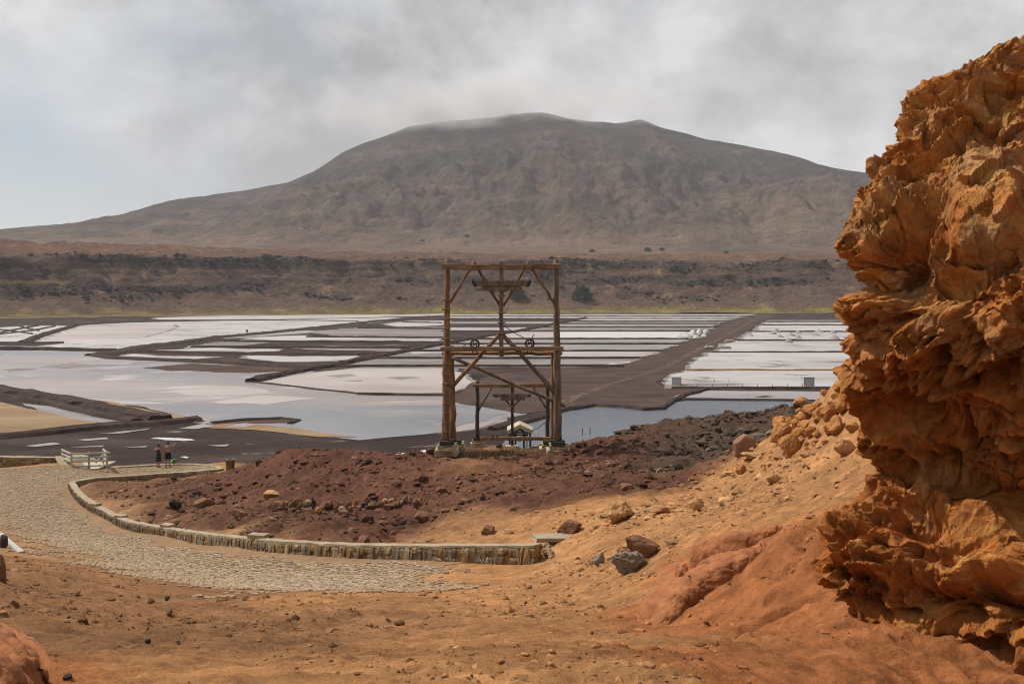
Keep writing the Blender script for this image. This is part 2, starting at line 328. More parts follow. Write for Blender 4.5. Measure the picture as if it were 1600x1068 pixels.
# ================================================================== CRATER FLOOR
m_mud = material('mud', lin(52, 40, 38), lin(112, 94, 88), c3=lin(74, 58, 54), scale=.07, detail=11, rough=.7, bump=.5, bscale=.9, bdist=.15, spec=.3, stretch=(.7, 1, 1), contrast=.2)
m_ground = material('far_ground', lin(95, 72, 60), lin(120, 94, 78), scale=.01, rough=.95)
kind(mesh_obj('ground', [(-9000, -3000, -1.6), (9000, -3000, -1.6), (9000, 14000, -1.6), (-9000, 14000, -1.6)], [(0, 1, 2, 3)], m_ground), 'structure')
kind(mesh_obj('crater_floor', [(-700, 70, 0), (900, 70, 0), (900, 900, 0), (-700, 900, 0)], [(0, 1, 2, 3)], m_mud), 'structure')
def salt(name, a, b, c, rough, scale=.03, spec=.5, stain=(.20, .16, .148), amount=.40):
    m = material(name, a, b, c3=c, scale=scale, detail=9, rough=rough, spec=spec, stretch=(.6, 1, 1), contrast=.17, bump=.15, bscale=2, bdist=.02)
    t = m.node_tree; k = t.links.new; bs = t.nodes['Principled BSDF']; src = bs.inputs['Base Color'].links[0].from_socket; mpn = [n for n in t.nodes if n.type == 'MAPPING'][0]
    n = t.nodes.new('ShaderNodeTexNoise'); n.inputs['Scale'].default_value = .075; n.inputs['Detail'].default_value = 10; n.inputs['Roughness'].default_value = .66; n.inputs['Distortion'].default_value = .6; k(mpn.outputs[0], n.inputs['Vector'])
    r = t.nodes.new('ShaderNodeValToRGB'); r.color_ramp.elements[0].position = amount - .03; r.color_ramp.elements[0].color = (1, 1, 1, 1); r.color_ramp.elements[1].position = amount + .05; r.color_ramp.elements[1].color = (0, 0, 0, 1); k(n.outputs['Fac'], r.inputs[0])
    x = t.nodes.new('ShaderNodeMix'); x.data_type = 'RGBA'; k(r.outputs[0], x.inputs[0]); k(src, x.inputs[6]); x.inputs[7].default_value = (*[q * ALB for q in stain], 1); k(x.outputs[2], bs.inputs['Base Color'])
    return m
m_salt = salt('salt_white', (0.374, 0.332, 0.315), (0.561, 0.531, 0.518), (0.518, 0.480, 0.468), .55)
m_pink = salt('salt_pink', (0.374, 0.297, 0.285), (0.535, 0.476, 0.455), (0.484, 0.412, 0.391), .5, amount=.34)
m_grey = salt('salt_grey', (0.128, 0.102, 0.093), (0.323, 0.281, 0.264), (0.204, 0.170, 0.157), .65, amount=.44)
m_wet = salt('salt_wet', (0.187, 0.162, 0.157), (0.442, 0.391, 0.383), (0.323, 0.293, 0.293), .32, scale=.03, amount=.38)
m_lagoon = salt('lagoon_brine', (0.20, 0.21, 0.245), (0.60, 0.42, 0.37), (0.36, 0.305, 0.295), .3, scale=.014, spec=.35, stain=(.62, .55, .53), amount=.40)
m_dirt = material('track_dirt', lin(52, 40, 37), lin(100, 79, 69), scale=.12, detail=12, nrough=.7, rough=.95, bump=.4, bscale=2, spec=.15)
m_tyre = material('wheel_track', lin(78, 60, 54), lin(128, 104, 90), scale=.25, detail=9, contrast=.12, rough=.95, spec=.1)
m_tan = material('tan_sand', lin(138, 112, 86), lin(174, 148, 118), scale=.12, detail=9, rough=.95, bump=.5, bscale=1.2, bdist=.2, spec=.1, stretch=(.5, 1, 1))
m_dike = material('dike_earth', lin(52, 42, 40), lin(88, 72, 66), scale=.6, detail=8, rough=.95, bump=.6, bscale=2, bdist=.2, spec=.1)
m_dtan = material('dike_sand', lin(120, 98, 74), lin(160, 132, 100), scale=.6, rough=.95, bump=.5, bscale=2, spec=.1)
m_crust = material('salt_crust', (.50, .47, .45), (.72, .70, .68), scale=1.5, rough=.7, bump=.5, bscale=4)
m_mud = salt('mud', lin(40, 31, 30), lin(84, 70, 66), lin(60, 46, 42), .92, scale=.09, spec=.12, stain=(.33, .29, .27), amount=.335)
for _n in m_mud.node_tree.nodes:
    if _n.type == 'BUMP': _n.inputs['Strength'].default_value = .6; _n.inputs['Distance'].default_value = .25
    if _n.type == 'TEX_NOISE' and abs(_n.inputs['Scale'].default_value - .075) < 1e-6: _n.inputs['Scale'].default_value = .16
bpy.data.objects['crater_floor'].data.materials[0] = m_mud
# wind-rippled brine
m_water = material('water', lin(92, 104, 122), lin(120, 128, 140), scale=.05, rough=.12, spec=.6, bump=.45, bscale=1.6, bdist=.12, stretch=(.6, 1.4, 1))

ZC = [.02]
m_margin = salt('wet_margin', (.13, .105, .10), (.36, .315, .30), (.23, .195, .185), .6, scale=.12, amount=.42)
def ragged(pts, jit, step):
    out = []; n = len(pts)
    for i in range(n):
        a, b = np.array(pts[i]), np.array(pts[(i + 1) % n]); l = np.linalg.norm(b - a); k = int(np.clip(l / step, 1, 60))
        for t in np.arange(k) / k: out.append(a + (b - a) * t)
    out = np.array(out)
    p = np.c_[out * .08, np.full(len(out), random.random() * 50)]
    q = np.c_[out * .4, np.full(len(out), 3.3)]
    return out + jit * np.stack([fbm(p, 4, 1) + .3 * fbm(q, 2, 4), fbm(p, 4, 2) * 1.5], 1)
def sheet(name, poly, m, level=1, jit=2.0, step=3.0, fl=True, k='structure'):
    pts = [floor_pt(x, y)[:2] for x, y in poly] if fl else poly
    r = ragged(pts, jit, step); ZC[0] += .0008; zs = ZC[0]     # every sheet lies a little above the one before
    o = kind(mesh_obj(name, np.c_[r, np.full(len(r), zs)], [range(len(r))], m, smooth=False), k)
    if fl and name in ('salt_pan', 'lagoon', 'brine_channel', 'brine_pool'):     # damp stained margin
        e = np.roll(r, -1, 0) - np.roll(r, 1, 0); n = np.stack([e[:, 1], -e[:, 0]], 1); n /= np.linalg.norm(n, axis=1)[:, None] + 1e-9
        if np.sum(r[:, 0] * np.roll(r[:, 1], -1) - np.roll(r[:, 0], -1) * r[:, 1]) < 0: n = -n
        far = np.clip(r[:, 1:2] / 200, .35, 2.2); q = np.c_[r * .13, np.full(len(r), 7.7)]
        r2_ = r + n * far * (.9 + 1.1 * fbm(q, 3, 12))[:, None]
        mesh_obj('wet_margin', np.c_[r2_, np.full(len(r), zs - .0004)], [range(len(r))], m_margin, smooth=False, parent=o)
    return o
def dike(poly, width=1.8, height=.55, m=None, step=3.0, name='dike', z0=0.0, jit=.5):
    pts = np.array([floor_pt(x, y)[:2] for x, y in poly])
    out = [pts[0]]
    for a, b in zip(pts[:-1], pts[1:]):
        k = int(np.clip(np.linalg.norm(b - a) / step, 1, 140))
        for t in np.arange(1, k + 1) / k: out.append(a + (b - a) * t)
    c = np.array(out); c += jit * np.stack([fbm(np.c_[c * .1, c[:, 0] * 0], 3, 3), fbm(np.c_[c * .1, c[:, 0] * 0 + 9], 3, 3)], 1)
    d = np.gradient(c, axis=0); d /= np.linalg.norm(d, axis=1)[:, None] + 1e-9; nn = np.stack([-d[:, 1], d[:, 0]], 1)
    prof = [(-.5, -.03), (-.33, .7), (-.12, 1), (.14, 1), (.34, .66), (.5, -.03)]
    V = []
    for j, (s, h) in enumerate(prof):
        hv = np.clip(1 + .45 * fbm(np.c_[c * .5, np.full(len(c), j * 3.)], 3, 8), .25, 2); wv = 1 + .3 * fbm(np.c_[c * .3, np.full(len(c), j * 5.)], 2, 6)
        V.append(np.c_[c + nn * (s * width * wv)[:, None], (h * height * hv if h > 0 else np.full(len(c), h)) + z0 + (ZC[0] if h > 0 else 0)])
    V = np.stack(V, 1); n = len(c)
    f = [tuple(int(x) for x in q) for q in grid_faces(n, len(prof))] + [tuple(range(len(prof)))[::-1], tuple((n - 1) * len(prof) + i for i in range(len(prof)))]
    return kind(mesh_obj(name, V.reshape(-1, 3), f, m or m_dike, smooth=False), 'structure')

# --- left: the lagoon and the pans beyond it
sheet('lagoon', [(-90,547),(60,548),(178,551),(150,555),(175,560.5),(260,564),(340,568),(400,573),(480,580),(440,588),(394,596),(450,603),(520,611),(570,616),(640,618),(700,618),(745,628),(790,640),(818,646),(790,652),(750,663),(700,675),(640,678),(590,680),(540,683),(470,678),(400,667),(320,660),(290,650),(230,636),(180,627),(110,620),(60,616),(0,605),(-90,598)], m_lagoon, 1, 1.6)
sheet('salt_pan', [(-90,540.5),(0,540),(60,541),(105,536),(60,534),(85,521),(112,511),(140,507.5),(200,504),(300,500),(420,497),(690,494),(700,491.5),(500,490.5),(330,494),(230,499),(150,506),(560,505),(470,513),(400,520),(330,526),(270,534),(215,541),(180,546),(90,544.5),(-90,544)][:9] + [(640,495.5),(590,503),(470,514),(400,521),(330,527),(270,534.5),(215,541),(180,546.5),(90,545),(-90,544.5)], m_salt, 1, 1.5)
sheet('salt_pan', [(70,531),(95,519),(125,510.5),(190,506.5),(270,507),(275,511),(250,519),(220,527),(180,530),(110,530.5)], m_pink, 2, 1.5)
sheet('salt_pan', [(240,496.5),(330,493),(480,490.2),(700,490),(695,492.5),(560,496),(430,498.5),(330,499),(250,499)], m_salt, 3, 1.2)
sheet('salt_pan', [(-90,533),(30,533.5),(75,518),(112,509),(40,509),(-90,517)], m_salt, 1, 1)
for a in [[(-90,527),(-20,524.5),(50,517),(85,510)], [(-90,518),(0,520),(30,514),(60,509)], [(-20,513),(20,518),(50,522)], [(30,509.5),(45,514),(60,517)]]: dike(a, 1.5, .5)
dike([(-90,535.5),(40,536.5),(100,535.5)], 4, .5); dike([(35,536),(60,526),(90,517),(118,509)], 4, .9, m_dike)
dike([(-90,545),(60,545.5),(180,548)], 2.6, .7)
dike([(150,555.5),(185,551),(215,543.5),(280,536),(340,527.5),(400,522),(470,515),(560,505),(640,497),(690,494)], 7, .7)
dike([(150,555.5),(175,560),(260,563.5),(340,567),(400,571),(500,576)], 4.0, .6)
dike([(205,550),(260,550.5),(330,552),(420,553.5),(560,555)], 2.5, .5)
dike([(120,507),(190,503.3),(300,501),(420,500.5),(560,501.5)], 2.4, .4)
# pans between the two long dikes
for P, m in [([(190,556),(205,553),(260,556),(345,558),(300,560),(230,559)], m_salt), ([(300,548),(340,541),(420,535),(470,529),(420,527),(370,532),(300,540)], m_grey),
             ([(240,548),(330,543),(440,546),(430,549),(330,551)], m_salt), ([(380,528),(470,524),(690,528),(690,533),(560,534),(430,532)], m_salt),
             ([(430,541),(560,541),(690,545),(640,549),(500,546)], m_grey), ([(375,556),(440,556),(560,556),(545,564),(430,565)], m_salt), ([(480,519),(560,512),(690,511),(690,525),(560,526)], m_grey),
             ([(600,506),(640,501),(700,501),(690,508),(620,510)], m_salt), ([(320,527),(400,521),(480,516),(490,519),(420,524),(350,528)], m_wet)]: sheet('salt_pan', P, m, 1, 2.2)
for y, xa, xb in [(534.5,350,690),(543.5,300,660),(553.5,400,600),(527.5,480,690),(513.5,560,690),(504,630,690)]: dike([(xa, y - .8), ((xa + xb) / 2, y), (xb, y + .6)], 2.2, .55)
sheet('mud_bar', [(215,575),(300,567),(400,572),(500,573),(560,568),(600,571),(500,579),(430,582),(330,583),(270,580)], m_dirt, 3, 2.5)
sheet('mud_bar', [(325,567),(360,556),(385,566),(350,569)], m_dirt, 4, 1)
# brine streaks on the lagoon, mud spit
for P in [[(60,574),(110,566),(180,564),(240,567),(180,572),(110,575)], [(0,577),(30,575),(60,577),(20,580)]]: sheet('mud_bar', P, m_grey, 2, 2)
for P in [[(110,567),(150,563),(220,565),(190,570),(140,569)], [(90,584),(150,577),(210,580),(150,590)], [(0,588),(60,580),(90,586),(40,592)]]: sheet('salt_crust', P, m_wet, 3, 2.5)
for P in [[(230,613),(330,604),(420,606),(400,616),(300,620)], [(330,626),(440,617),(500,622),(420,632)]]: sheet('salt_crust', P, m_pink, 2, 4)
m_shallow = salt('shallow_brine', (.20, .215, .245), (.40, .385, .39), (.285, .29, .315), .2, scale=.03, spec=.4, stain=(.50, .46, .45), amount=.36)
sheet('shallow_brine', [(330,650),(420,640),(520,634),(640,630),(735,631),(785,641),(800,647),(770,655),(700,671),(600,677),(540,680),(440,671),(390,663)], m_shallow, 2, 3.5)
sheet('mud_spit', [(330,663),(350,657),(400,654.5),(450,654),(470,657),(460,661),(400,662),(360,665)], m_dirt, 3, .7)
dike([(330,661),(380,656.5),(440,654.5),(468,657),(455,661.5)], 1.2, .25)
# middle pan with its long straight dikes
sheet('salt_pan', [(408,597),(450,589),(500,581),(560,575),(640,574),(700,575),(728,586),(742,600),(700,612),(690,616),(620,616.5),(570,614),(500,607)], m_pink, 2, 1.2)
for P in [[(505,587),(545,584),(560,587),(530,590)], [(600,590),(640,588),(660,590),(625,593)], [(535,596),(560,594),(568,596)]]: sheet('mud_bar', P, m_grey, 3, .8)
dike([(392,596.5),(450,584),(530,570),(640,548),(734,530),(809,518),(870,506),(915,497)], 3.4, .8)
dike([(392,596.5),(440,601.5),(500,609),(560,615.5)], .8, .2); dike([(560,616),(620,617.5),(690,618)], 1.4, .35)
# --- centre: rows of pans left of the track
rows = [490.6, 494.2, 498, 502, 506, 511.5, 518, 530, 538, 549, 560.5, 573]
def diag(y): return np.interp(y, [497, 506, 518, 530, 548, 570, 597], [915, 870, 809, 734, 640, 530, 392])
def trackL(y): return np.interp(y, [490, 497, 506, 518, 530, 540, 550, 560, 573, 600], [1195, 1160, 1130, 1108, 1085, 1060, 1035, 1012, 985, 960])
mats = [m_salt, m_pink, m_salt, m_grey, m_wet, m_grey, m_pink, m_wet, m_wet, m_pink, m_grey]
for i, (ya, yb) in enumerate(zip(rows[:-1], rows[1:])):
    la, lb = (700, 700) if ya < 497 else (diag(ya) + 4, diag(yb) + 4)
    a, b = ya + .3, yb - .5
    sheet('salt_pan', [(la, a), ((la + trackL(a)) / 2, a), (trackL(a) - 8, a), (trackL(b) - 22, b), ((lb + trackL(b)) / 2, b), (lb, b)], mats[i], 1, 1.2)
    if ya > 497 and i % 2: sheet('salt_pan', [(640 if ya > 540 else 700, a), (la - 10, a), (lb - 10, b), (640 if ya > 540 else 700, b)], mats[(i + 1) % 11], 1, 1)
    dike([(la if ya < 497 else lb - 6, yb), ((la + trackL(b)) / 2, yb), (trackL(b) - 10, yb)], 1.9, .5)
    if 512 < yb < 550: dike([(690, yb), (lb - 4, yb)], 1.8, .5)
sheet('salt_pan', [(560,575),(620,566),(690,562),(860,562),(985,562),(960,573),(860,573.5),(730,574)], m_grey, 1, 1.5)
sheet('salt_pan', [(520,572),(600,559),(680,551),(760,550),(850,550),(860,560),(700,561),(600,570)], m_wet, 2, 1)
for P in [[(935,571),(955,567),(968,571),(950,574)], [(970,566),(988,565),(990,567)], [(870,519),(1000,517),(1070,518),(1060,528),(960,529),(870,528)]]: sheet('salt_crust', P, m_crust, 3, 1.2)
# --- the track and the brown flat
sheet('track', [(1196,490),(1160,498),(1128,508),(1106,520),(1080,532),(1050,545),(1000,562),(960,575),(870,577),(790,582),(730,600),(700,625),(760,637),(815,646),(870,640),(930,633),(985,637),(1008,640),(1030,638),(1050,626),(1072,618),(1100,608),(1040,604),(1032,596),(1062,584),(1085,570),(1108,553),(1135,540),(1150,529),(1170,515),(1185,503),(1215,492)], m_dirt, 2, 1.5)
for off in (0, 9):
    cl = [(870 + off, 632), (905 + off, 616), (950 + off, 600), (1000 + off * .8, 585), (1040 + off * .6, 572), (1070 + off * .5, 556), (1095 + off * .4, 543), (1130 + off * .3, 525), (1165 + off * .2, 507), (1180, 498)]
    l = [(x - 2.2 * (y - 453) / 150, y) for x, y in cl]; r = [(x + 2.2 * (y - 453) / 150, y) for x, y in cl[::-1]]
    sheet('wheel_track', l + r, m_tyre, 3, .25)
# --- right: the white pans
rr = [499.5, 503, 508, 518.5, 532.5, 550.6, 579, 607]
def padL(y): return np.interp(y, [499, 503, 508, 518, 532, 550, 565, 579, 597, 607], [1205, 1196, 1188, 1176, 1150, 1112, 1090, 1068, 1036, 1046])
for i, (a, b) in enumerate(zip(rr[:-1], rr[1:])):
    m = (m_grey, m_salt, m_salt, m_salt, m_salt, m_salt, m_salt)[i]
    a2, b2 = a + .4, b - .4
    sheet('salt_pan', [(padL(a2), a2), (1350, a2), (1560, a2), (1560, b2), (1350, b2), (padL(b2) + (8 if b < 600 else 0), b2)] + ([(padL((a + b) / 2) - 2, (a + b) / 2)] if b > 540 else []), m, 1, 1.2)
    dike([(padL(b) + 4, b), (1300, b), (1560, b + .5)], (1.9 if b < 540 else 1.4), (.5 if b < 540 else .32), m_dtan if b == 579 else m_dike)
sheet('brine_pool', [(1062,622),(1080,614),(1110,610.5),(1250,612),(1420,616),(1420,626),(1250,626),(1100,624.5)], m_wet, 3, .8)
dike([(1066,624.5),(1150,625.5),(1300,627.5),(1420,629)], 1.0, .25)
sheet('mud_bar', [(1175,620),(1195,618),(1210,620),(1190,621.5)], m_dirt, 4, .4)
sheet('water', [(818,664),(835,657),(870,646),(892,640),(930,634.5),(985,638),(1010,641.5),(1036,640),(1052,629),(1075,625.5),(1200,626.5),(1420,630),(1420,720),(760,720),(790,690)], m_water, 4, .5)
dike([(770,672),(820,661),(850,652),(885,641.5),(930,634.5),(985,637.5),(1008,641),(1034,639.5),(1052,628.5),(1068,620),(1100,609)], 1.5, .45)
# --- bottom left: sand banks, channels and mud
sheet('sand_bank', [(-120,624),(0,629),(45,638),(90,646),(135,655),(178,666),(130,671),(80,674),(40,679),(-120,700)], m_tan, 3, .8)
sheet('brine_channel', [(35,631),(80,636),(120,644),(160,652),(190,659),(170,662),(120,652),(80,643)], m_wet, 4, .5)
sheet('sand_bank', [(105,622.5),(150,625),(185,629),(200,634),(260,646),(310,655),(318,658),(300,661),(250,652),(200,641),(150,630)], m_tan, 4, .7)
sheet('sand_bank', [(300,667),(360,661),(420,664),(520,679),(560,684),(500,683),(400,672),(330,670)], m_tan, 4, .8)
dike([(-90,604),(0,611),(60,620),(120,630),(200,648),(250,658)], 4, .9); dike([(-90,615),(20,622),(80,632),(160,650),(215,660)], 2.5, .5)
dike([(-60,688),(40,681),(110,673),(180,667),(240,663),(290,659),(312,657)], 3.0, .55, m_dike)
for P, m in [([(222,688),(240,685.5),(280,685),(303,687.5),(285,690),(245,690)], m_crust), ([(110,688),(150,685),(152,687),(120,690)], m_wet), ([(150,678),(200,673),(240,669),(236,671),(190,676)], m_wet), ([(30,697),(70,693),(80,695),(40,699)], m_wet), ([(110,700),(170,696),(160,700)], m_wet), ([(185,699),(225,697),(220,699)], m_wet), ([(270,669),(320,662),(330,666),(300,670)], m_wet), ([(350,668),(385,660),(400,664),(380,669)], m_wet), ([(330,694),(360,692),(355,695)], m_wet),
             ([(590,716),(640,708),(672,704),(680,707),(650,713),(610,722)], m_crust), ([(640,722),(680,712),(690,716),(660,728)], m_crust), ([(288,713),(294,712),(298,714),(292,715.5)], m_crust)]: sheet('salt_crust', P, m, 5, 1.5, .6)

# ================================================================== CRATER WALL, PLAIN AND MOUNTAIN
def strata(m):  # thin dark and light beds across the slope
    return m
nx, ny = 620, 210
Xc = np.linspace(-760, 900, nx); T = np.r_[np.linspace(0, .55, 130), np.linspace(.555, 1, 80)]
Xc, T = np.meshgrid(Xc, T)
Yb = 800 - 140 * np.clip(-Xc / 316, 0, 1.6) ** 2 + 12 * np.sin(Xc * .011)
Yw = Yb + T * 260
p = P3(Xc * .012, Yw * .012, 0)
wob = fbm(p, 5, 101).reshape(Xc.shape)
tt = T + .05 * wob
prof = np.interp(tt * 260, [-20, 0, 12, 40, 62, 78, 88, 120, 180, 260], [-.8, 0, 2.0, 10, 19, 29, 37.5, 41.5, 46, 49])
spur = fbm(P3(Xc * .02, Yw * .006, 5), 5, 111, ridged=True).reshape(Xc.shape)
Zw = prof + sstep(.05, .2, T) * (2.4 * spur + 2.0 * fbm(P3(Xc * .06, Yw * .06, 0), 5, 121, .65).reshape(Xc.shape)) + sstep(.75, 1, T) * 0
# rock ledges
led = sstep(.16, .24, tt) * sstep(.42, .33, tt)
lmask = np.clip(.5 + 1.2 * fbm(P3(Xc * .01, Zw * .02, 2), 3, 131).reshape(Xc.shape), 0, 1)
Zw += led * lmask * 1.5 * (np.abs(((Zw / 5.0 + .6 * wob) % 1) - .5) * 2)
Zw -= np.clip(-Xc / 320, 0, 1.3) * sstep(.5, 1, T) * -3
colw = np.empty((Xc.size, 3))
c_slope = np.array(lin(112, 90, 79)); c_dark = np.array(lin(58, 50, 48)); c_red = np.array(lin(128, 96, 78)); c_gr = np.array(lin(146, 132, 60)); c_tan = np.array(lin(158, 130, 98))
n_a = fbm(P3(Xc * .012, Zw * .09, 1), 6, 141, .65); n_b = fbm(P3(Xc * .07, Yw * .07, 3), 5, 151, .6)
colw[:] = c_slope * (1 + .3 * n_b[:, None])
kk = (sstep(.12, .2, tt) * sstep(.46, .34, tt)).ravel() * np.clip(.5 + 1.6 * n_a, 0, 1); colw += (c_dark - colw) * kk[:, None] * .85
kk = sstep(.36, .5, tt).ravel() * np.clip(.75 + .8 * n_a, 0, 1); colw += (c_red * (1 + .25 * n_b[:, None]) - colw) * kk[:, None]
kk = np.clip(n_b * 3 - 1.5, 0, 1) * .7; colw += (c_tan - colw) * kk[:, None]
kk = sstep(.11, .04, T + .02 * wob).ravel() * np.clip(.7 + 1.3 * fbm(P3(Xc * .03, Yw * .08, 7), 4, 161), 0, 1) * np.interp(Xc.ravel(), [-400, -120, 0], [.7, .7, 1]); colw += (c_gr * (1 + .4 * n_b[:, None]) - colw) * kk[:, None] * .85
kk = (sstep(.03, .008, T) * sstep(-60, -200, Xc)).ravel(); colw += (c_tan - colw) * kk[:, None] * .7
m_wall = material('crater_rock', (.72, .72, .72), (1.25, 1.25, 1.25), scale=.25, detail=10, attr=True, rough=.97, bump=1.0, bscale=.3, bdist=4, spec=.1)
kind(mesh_obj('crater_wall', np.c_[Xc.ravel(), Yw.ravel(), Zw.ravel()], grid_faces(*Xc.shape), m_wall, np.clip(colw, .01, .9)), 'structure')

r = np.random.default_rng(21); wgt = (sstep(.10, .2, tt) * sstep(.50, .34, tt)).ravel() * np.clip(n_a * 1.4 + .35, 0, 1) ** 2.5 * sstep(.46, .38, T).ravel()
pick = r.choice(Xc.size, 6000, p=wgt / wgt.sum()); ctr = np.c_[Xc.ravel()[pick], Yw.ravel()[pick], Zw.ravel()[pick]] + np.c_[r.normal(0, 1.5, (6000, 2)), np.zeros(6000)]
_bm = bmesh.new(); bmesh.ops.create_icosphere(_bm, subdivisions=1, radius=1); v0 = np.array([q.co[:] for q in _bm.verts]); f0 = np.array([[q.index for q in w_.verts] for w_ in _bm.faces]); _bm.free()
sz = np.clip(.55 / np.maximum(r.random(6000), .02) ** .55, .45, 2.0)[:, None, None]; vv = v0[None] * r.uniform(.6, 1.3, (6000, len(v0)))[..., None] * sz * np.stack([r.uniform(.8, 1.8, 6000), r.uniform(.7, 1.2, 6000), r.uniform(.5, .9, 6000)], 1)[:, None] + ctr[:, None]
kind(mesh_obj('scarp_boulders', vv.reshape(-1, 3), (np.arange(6000)[:, None, None] * len(v0) + f0[None]).reshape(-1, 3), m_wall, np.repeat(c_dark * r.uniform(.7, 2.0, (6000, 1)), len(v0), 0), smooth=False), 'stuff')
RID = np.array([(-700,420),(-300,392),(0,370),(100,359),(200,346),(300,325),(350,304),(400,294),(450,284),(500,262),(540,238),(600,212),(640,196),(700,188),(770,183),(800,178),(850,183),(880,190),(940,194),(960,196),(1000,187),(1040,200),(1100,215),(1200,238),(1280,258),(1340,268),(1450,290),(1600,325),(1900,395),(2400,430)], float)
YR, YF = 3000.0, 1850.0
rx = (RID[:, 0] - 800) / F * YR; rz = EYE + (HZ - RID[:, 1]) / F * YR
nx, ny = 700, 330
Xm = np.linspace(-1900, 1900, nx); Ym = np.r_[np.linspace(1000, YF, 60)[:-1], np.linspace(YF, YR, 211)[:-1], np.linspace(YR, 3700, 61)]
Xm, Ym = np.meshgrid(Xm, Ym)
wx = Xm + 60 * fbm(P3(Xm * .0015, Ym * .0015, 0), 3, 201).reshape(Xm.shape) * sstep(YR, YR - 500, Ym)
ridge = np.interp(wx * YR / np.maximum(YR, 1), rx, rz)
plain = np.interp(Ym, [1000, 1250, 1500, YF, 2300, 3700], [44, 56, 71, 93, 112, 120])
plain = plain + np.interp(Xm, [-900, -300, 400, 1200], [6, 2, 0, -8]) * sstep(1000, 1300, Ym)
u = np.clip((Ym - YF - 120 * fbm(P3(Xm * .003, 0 * Ym, 3), 3, 203).reshape(Xm.shape)) / (YR - YF), 0, 1)
sh_ = np.interp(u, [0, .12, .3, .55, .8, .93, 1], [0, .035, .17, .46, .80, .945, 1])
back = sstep(3700, YR, Ym)
rise = np.maximum(ridge - plain, 0)
big = np.where(Ym > YR, back, sh_)
gul = fbm(P3(wx * .0052 + Ym * .0012, Ym * .0022, 0), 5, 211, .55, ridged=True).reshape(Xm.shape)
gul2 = fbm(P3(wx * .018, Ym * .008, 0), 4, 221, .55, ridged=True).reshape(Xm.shape)
gul3 = fbm(P3(wx * .05, Ym * .03, 0), 3, 225, .6, ridged=True).reshape(Xm.shape)
hump = 6.0 * u * (1 - u) ** 1.9
Zm = plain + rise * big + np.clip(rise / 430, 0, 1) ** 1.8 * 1.25 * hump * (40 * (gul - .4) + 17 * (gul2 - .4) + 6 * gul3) + 1.2 * fbm(P3(Xm * .02, Ym * .02, 0), 4, 231).reshape(Xm.shape)
# alluvial cones at the foot
for cx, cy, hgt, rad in [(560, 2080, 62, 210), (60, 2000, 26, 150), (250, 2050, 34, 140), (330, 2150, 40, 150)]:
    dd_ = np.hypot((Xm - cx), (Ym - cy) * .8); Zm = np.maximum(Zm, plain + hgt * np.clip(1 - dd_ / rad, 0, 1) * (1 + .12 * gul))
n_c = fbm(P3(Xm * .004, Zm * .012, 1), 5, 241, .6); n_d = fbm(P3(Xm * .02, Ym * .012, 1), 5, 251, .6)
cm = np.array(lin(104, 88, 78))[None] * (1 + .45 * n_d[:, None]) * np.ones((Xm.size, 1))  # dark basalt colour, which also stands in for the cloud shadow over the mountain
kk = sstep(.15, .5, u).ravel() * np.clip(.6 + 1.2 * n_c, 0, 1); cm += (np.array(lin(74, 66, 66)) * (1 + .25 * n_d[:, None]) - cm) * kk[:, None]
kk = np.clip(n_c * 2.2 - .3, 0, 1) * .6 * (1 - u.ravel()); cm += (np.array(lin(84, 80, 66)) - cm) * kk[:, None]
n_e = fbm(P3(Xm * .010 + Zm * .012, Zm * .05, 4), 5, 261, .65)
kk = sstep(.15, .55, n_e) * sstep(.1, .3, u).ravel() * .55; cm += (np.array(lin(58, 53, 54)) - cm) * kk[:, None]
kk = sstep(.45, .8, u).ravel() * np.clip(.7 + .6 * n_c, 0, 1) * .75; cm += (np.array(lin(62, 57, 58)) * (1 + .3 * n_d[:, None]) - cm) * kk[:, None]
kk = sstep(.2, .6, -n_e) * sstep(.75, .3, u).ravel() * .7; cm += (np.array(lin(132, 106, 88)) - cm) * kk[:, None]
kk = sstep(.14, 0, u).ravel() * np.clip(.7 + n_c, 0, 1); cm += (np.array(lin(138, 112, 94)) * (1 + .2 * n_d[:, None]) - cm) * kk[:, None] * .9
kk = np.exp(-(((Xm - 560) / 190) ** 2 + ((Ym - 2120) / 160) ** 2)).ravel(); cm += (np.array(lin(132, 108, 88)) - cm) * kk[:, None] * .7
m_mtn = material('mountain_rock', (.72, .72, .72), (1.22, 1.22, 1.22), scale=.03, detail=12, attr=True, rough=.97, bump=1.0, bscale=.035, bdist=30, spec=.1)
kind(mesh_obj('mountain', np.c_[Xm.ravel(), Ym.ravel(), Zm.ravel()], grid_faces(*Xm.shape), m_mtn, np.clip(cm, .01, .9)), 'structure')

# air
def volume_box(name, lo, hi, dens, col):
    m = bpy.data.materials.new(name); m.use_nodes = True; t = m.node_tree; t.nodes.clear()
    o = t.nodes.new('ShaderNodeOutputMaterial'); v = t.nodes.new('ShaderNodeVolumePrincipled')
    v.inputs['Color'].default_value = (*col, 1); v.inputs['Density'].default_value = dens; v.inputs['Anisotropy'].default_value = 0.2
    t.links.new(v.outputs[0], o.inputs['Volume'])
    a, b = lo, hi
    vs = [(x, y, z) for x in (a[0], b[0]) for y in (a[1], b[1]) for z in (a[2], b[2])]
    return kind(mesh_obj(name, vs, [(0, 1, 3, 2), (4, 6, 7, 5), (0, 4, 5, 1), (2, 3, 7, 6), (0, 2, 6, 4), (1, 5, 7, 3)], m, smooth=False), 'stuff')
HAZE = volume_box('haze', (-9500, -3500, -2.8), (9500, 14500, 640), 0.7e-4, (.93, .95, 1.0))
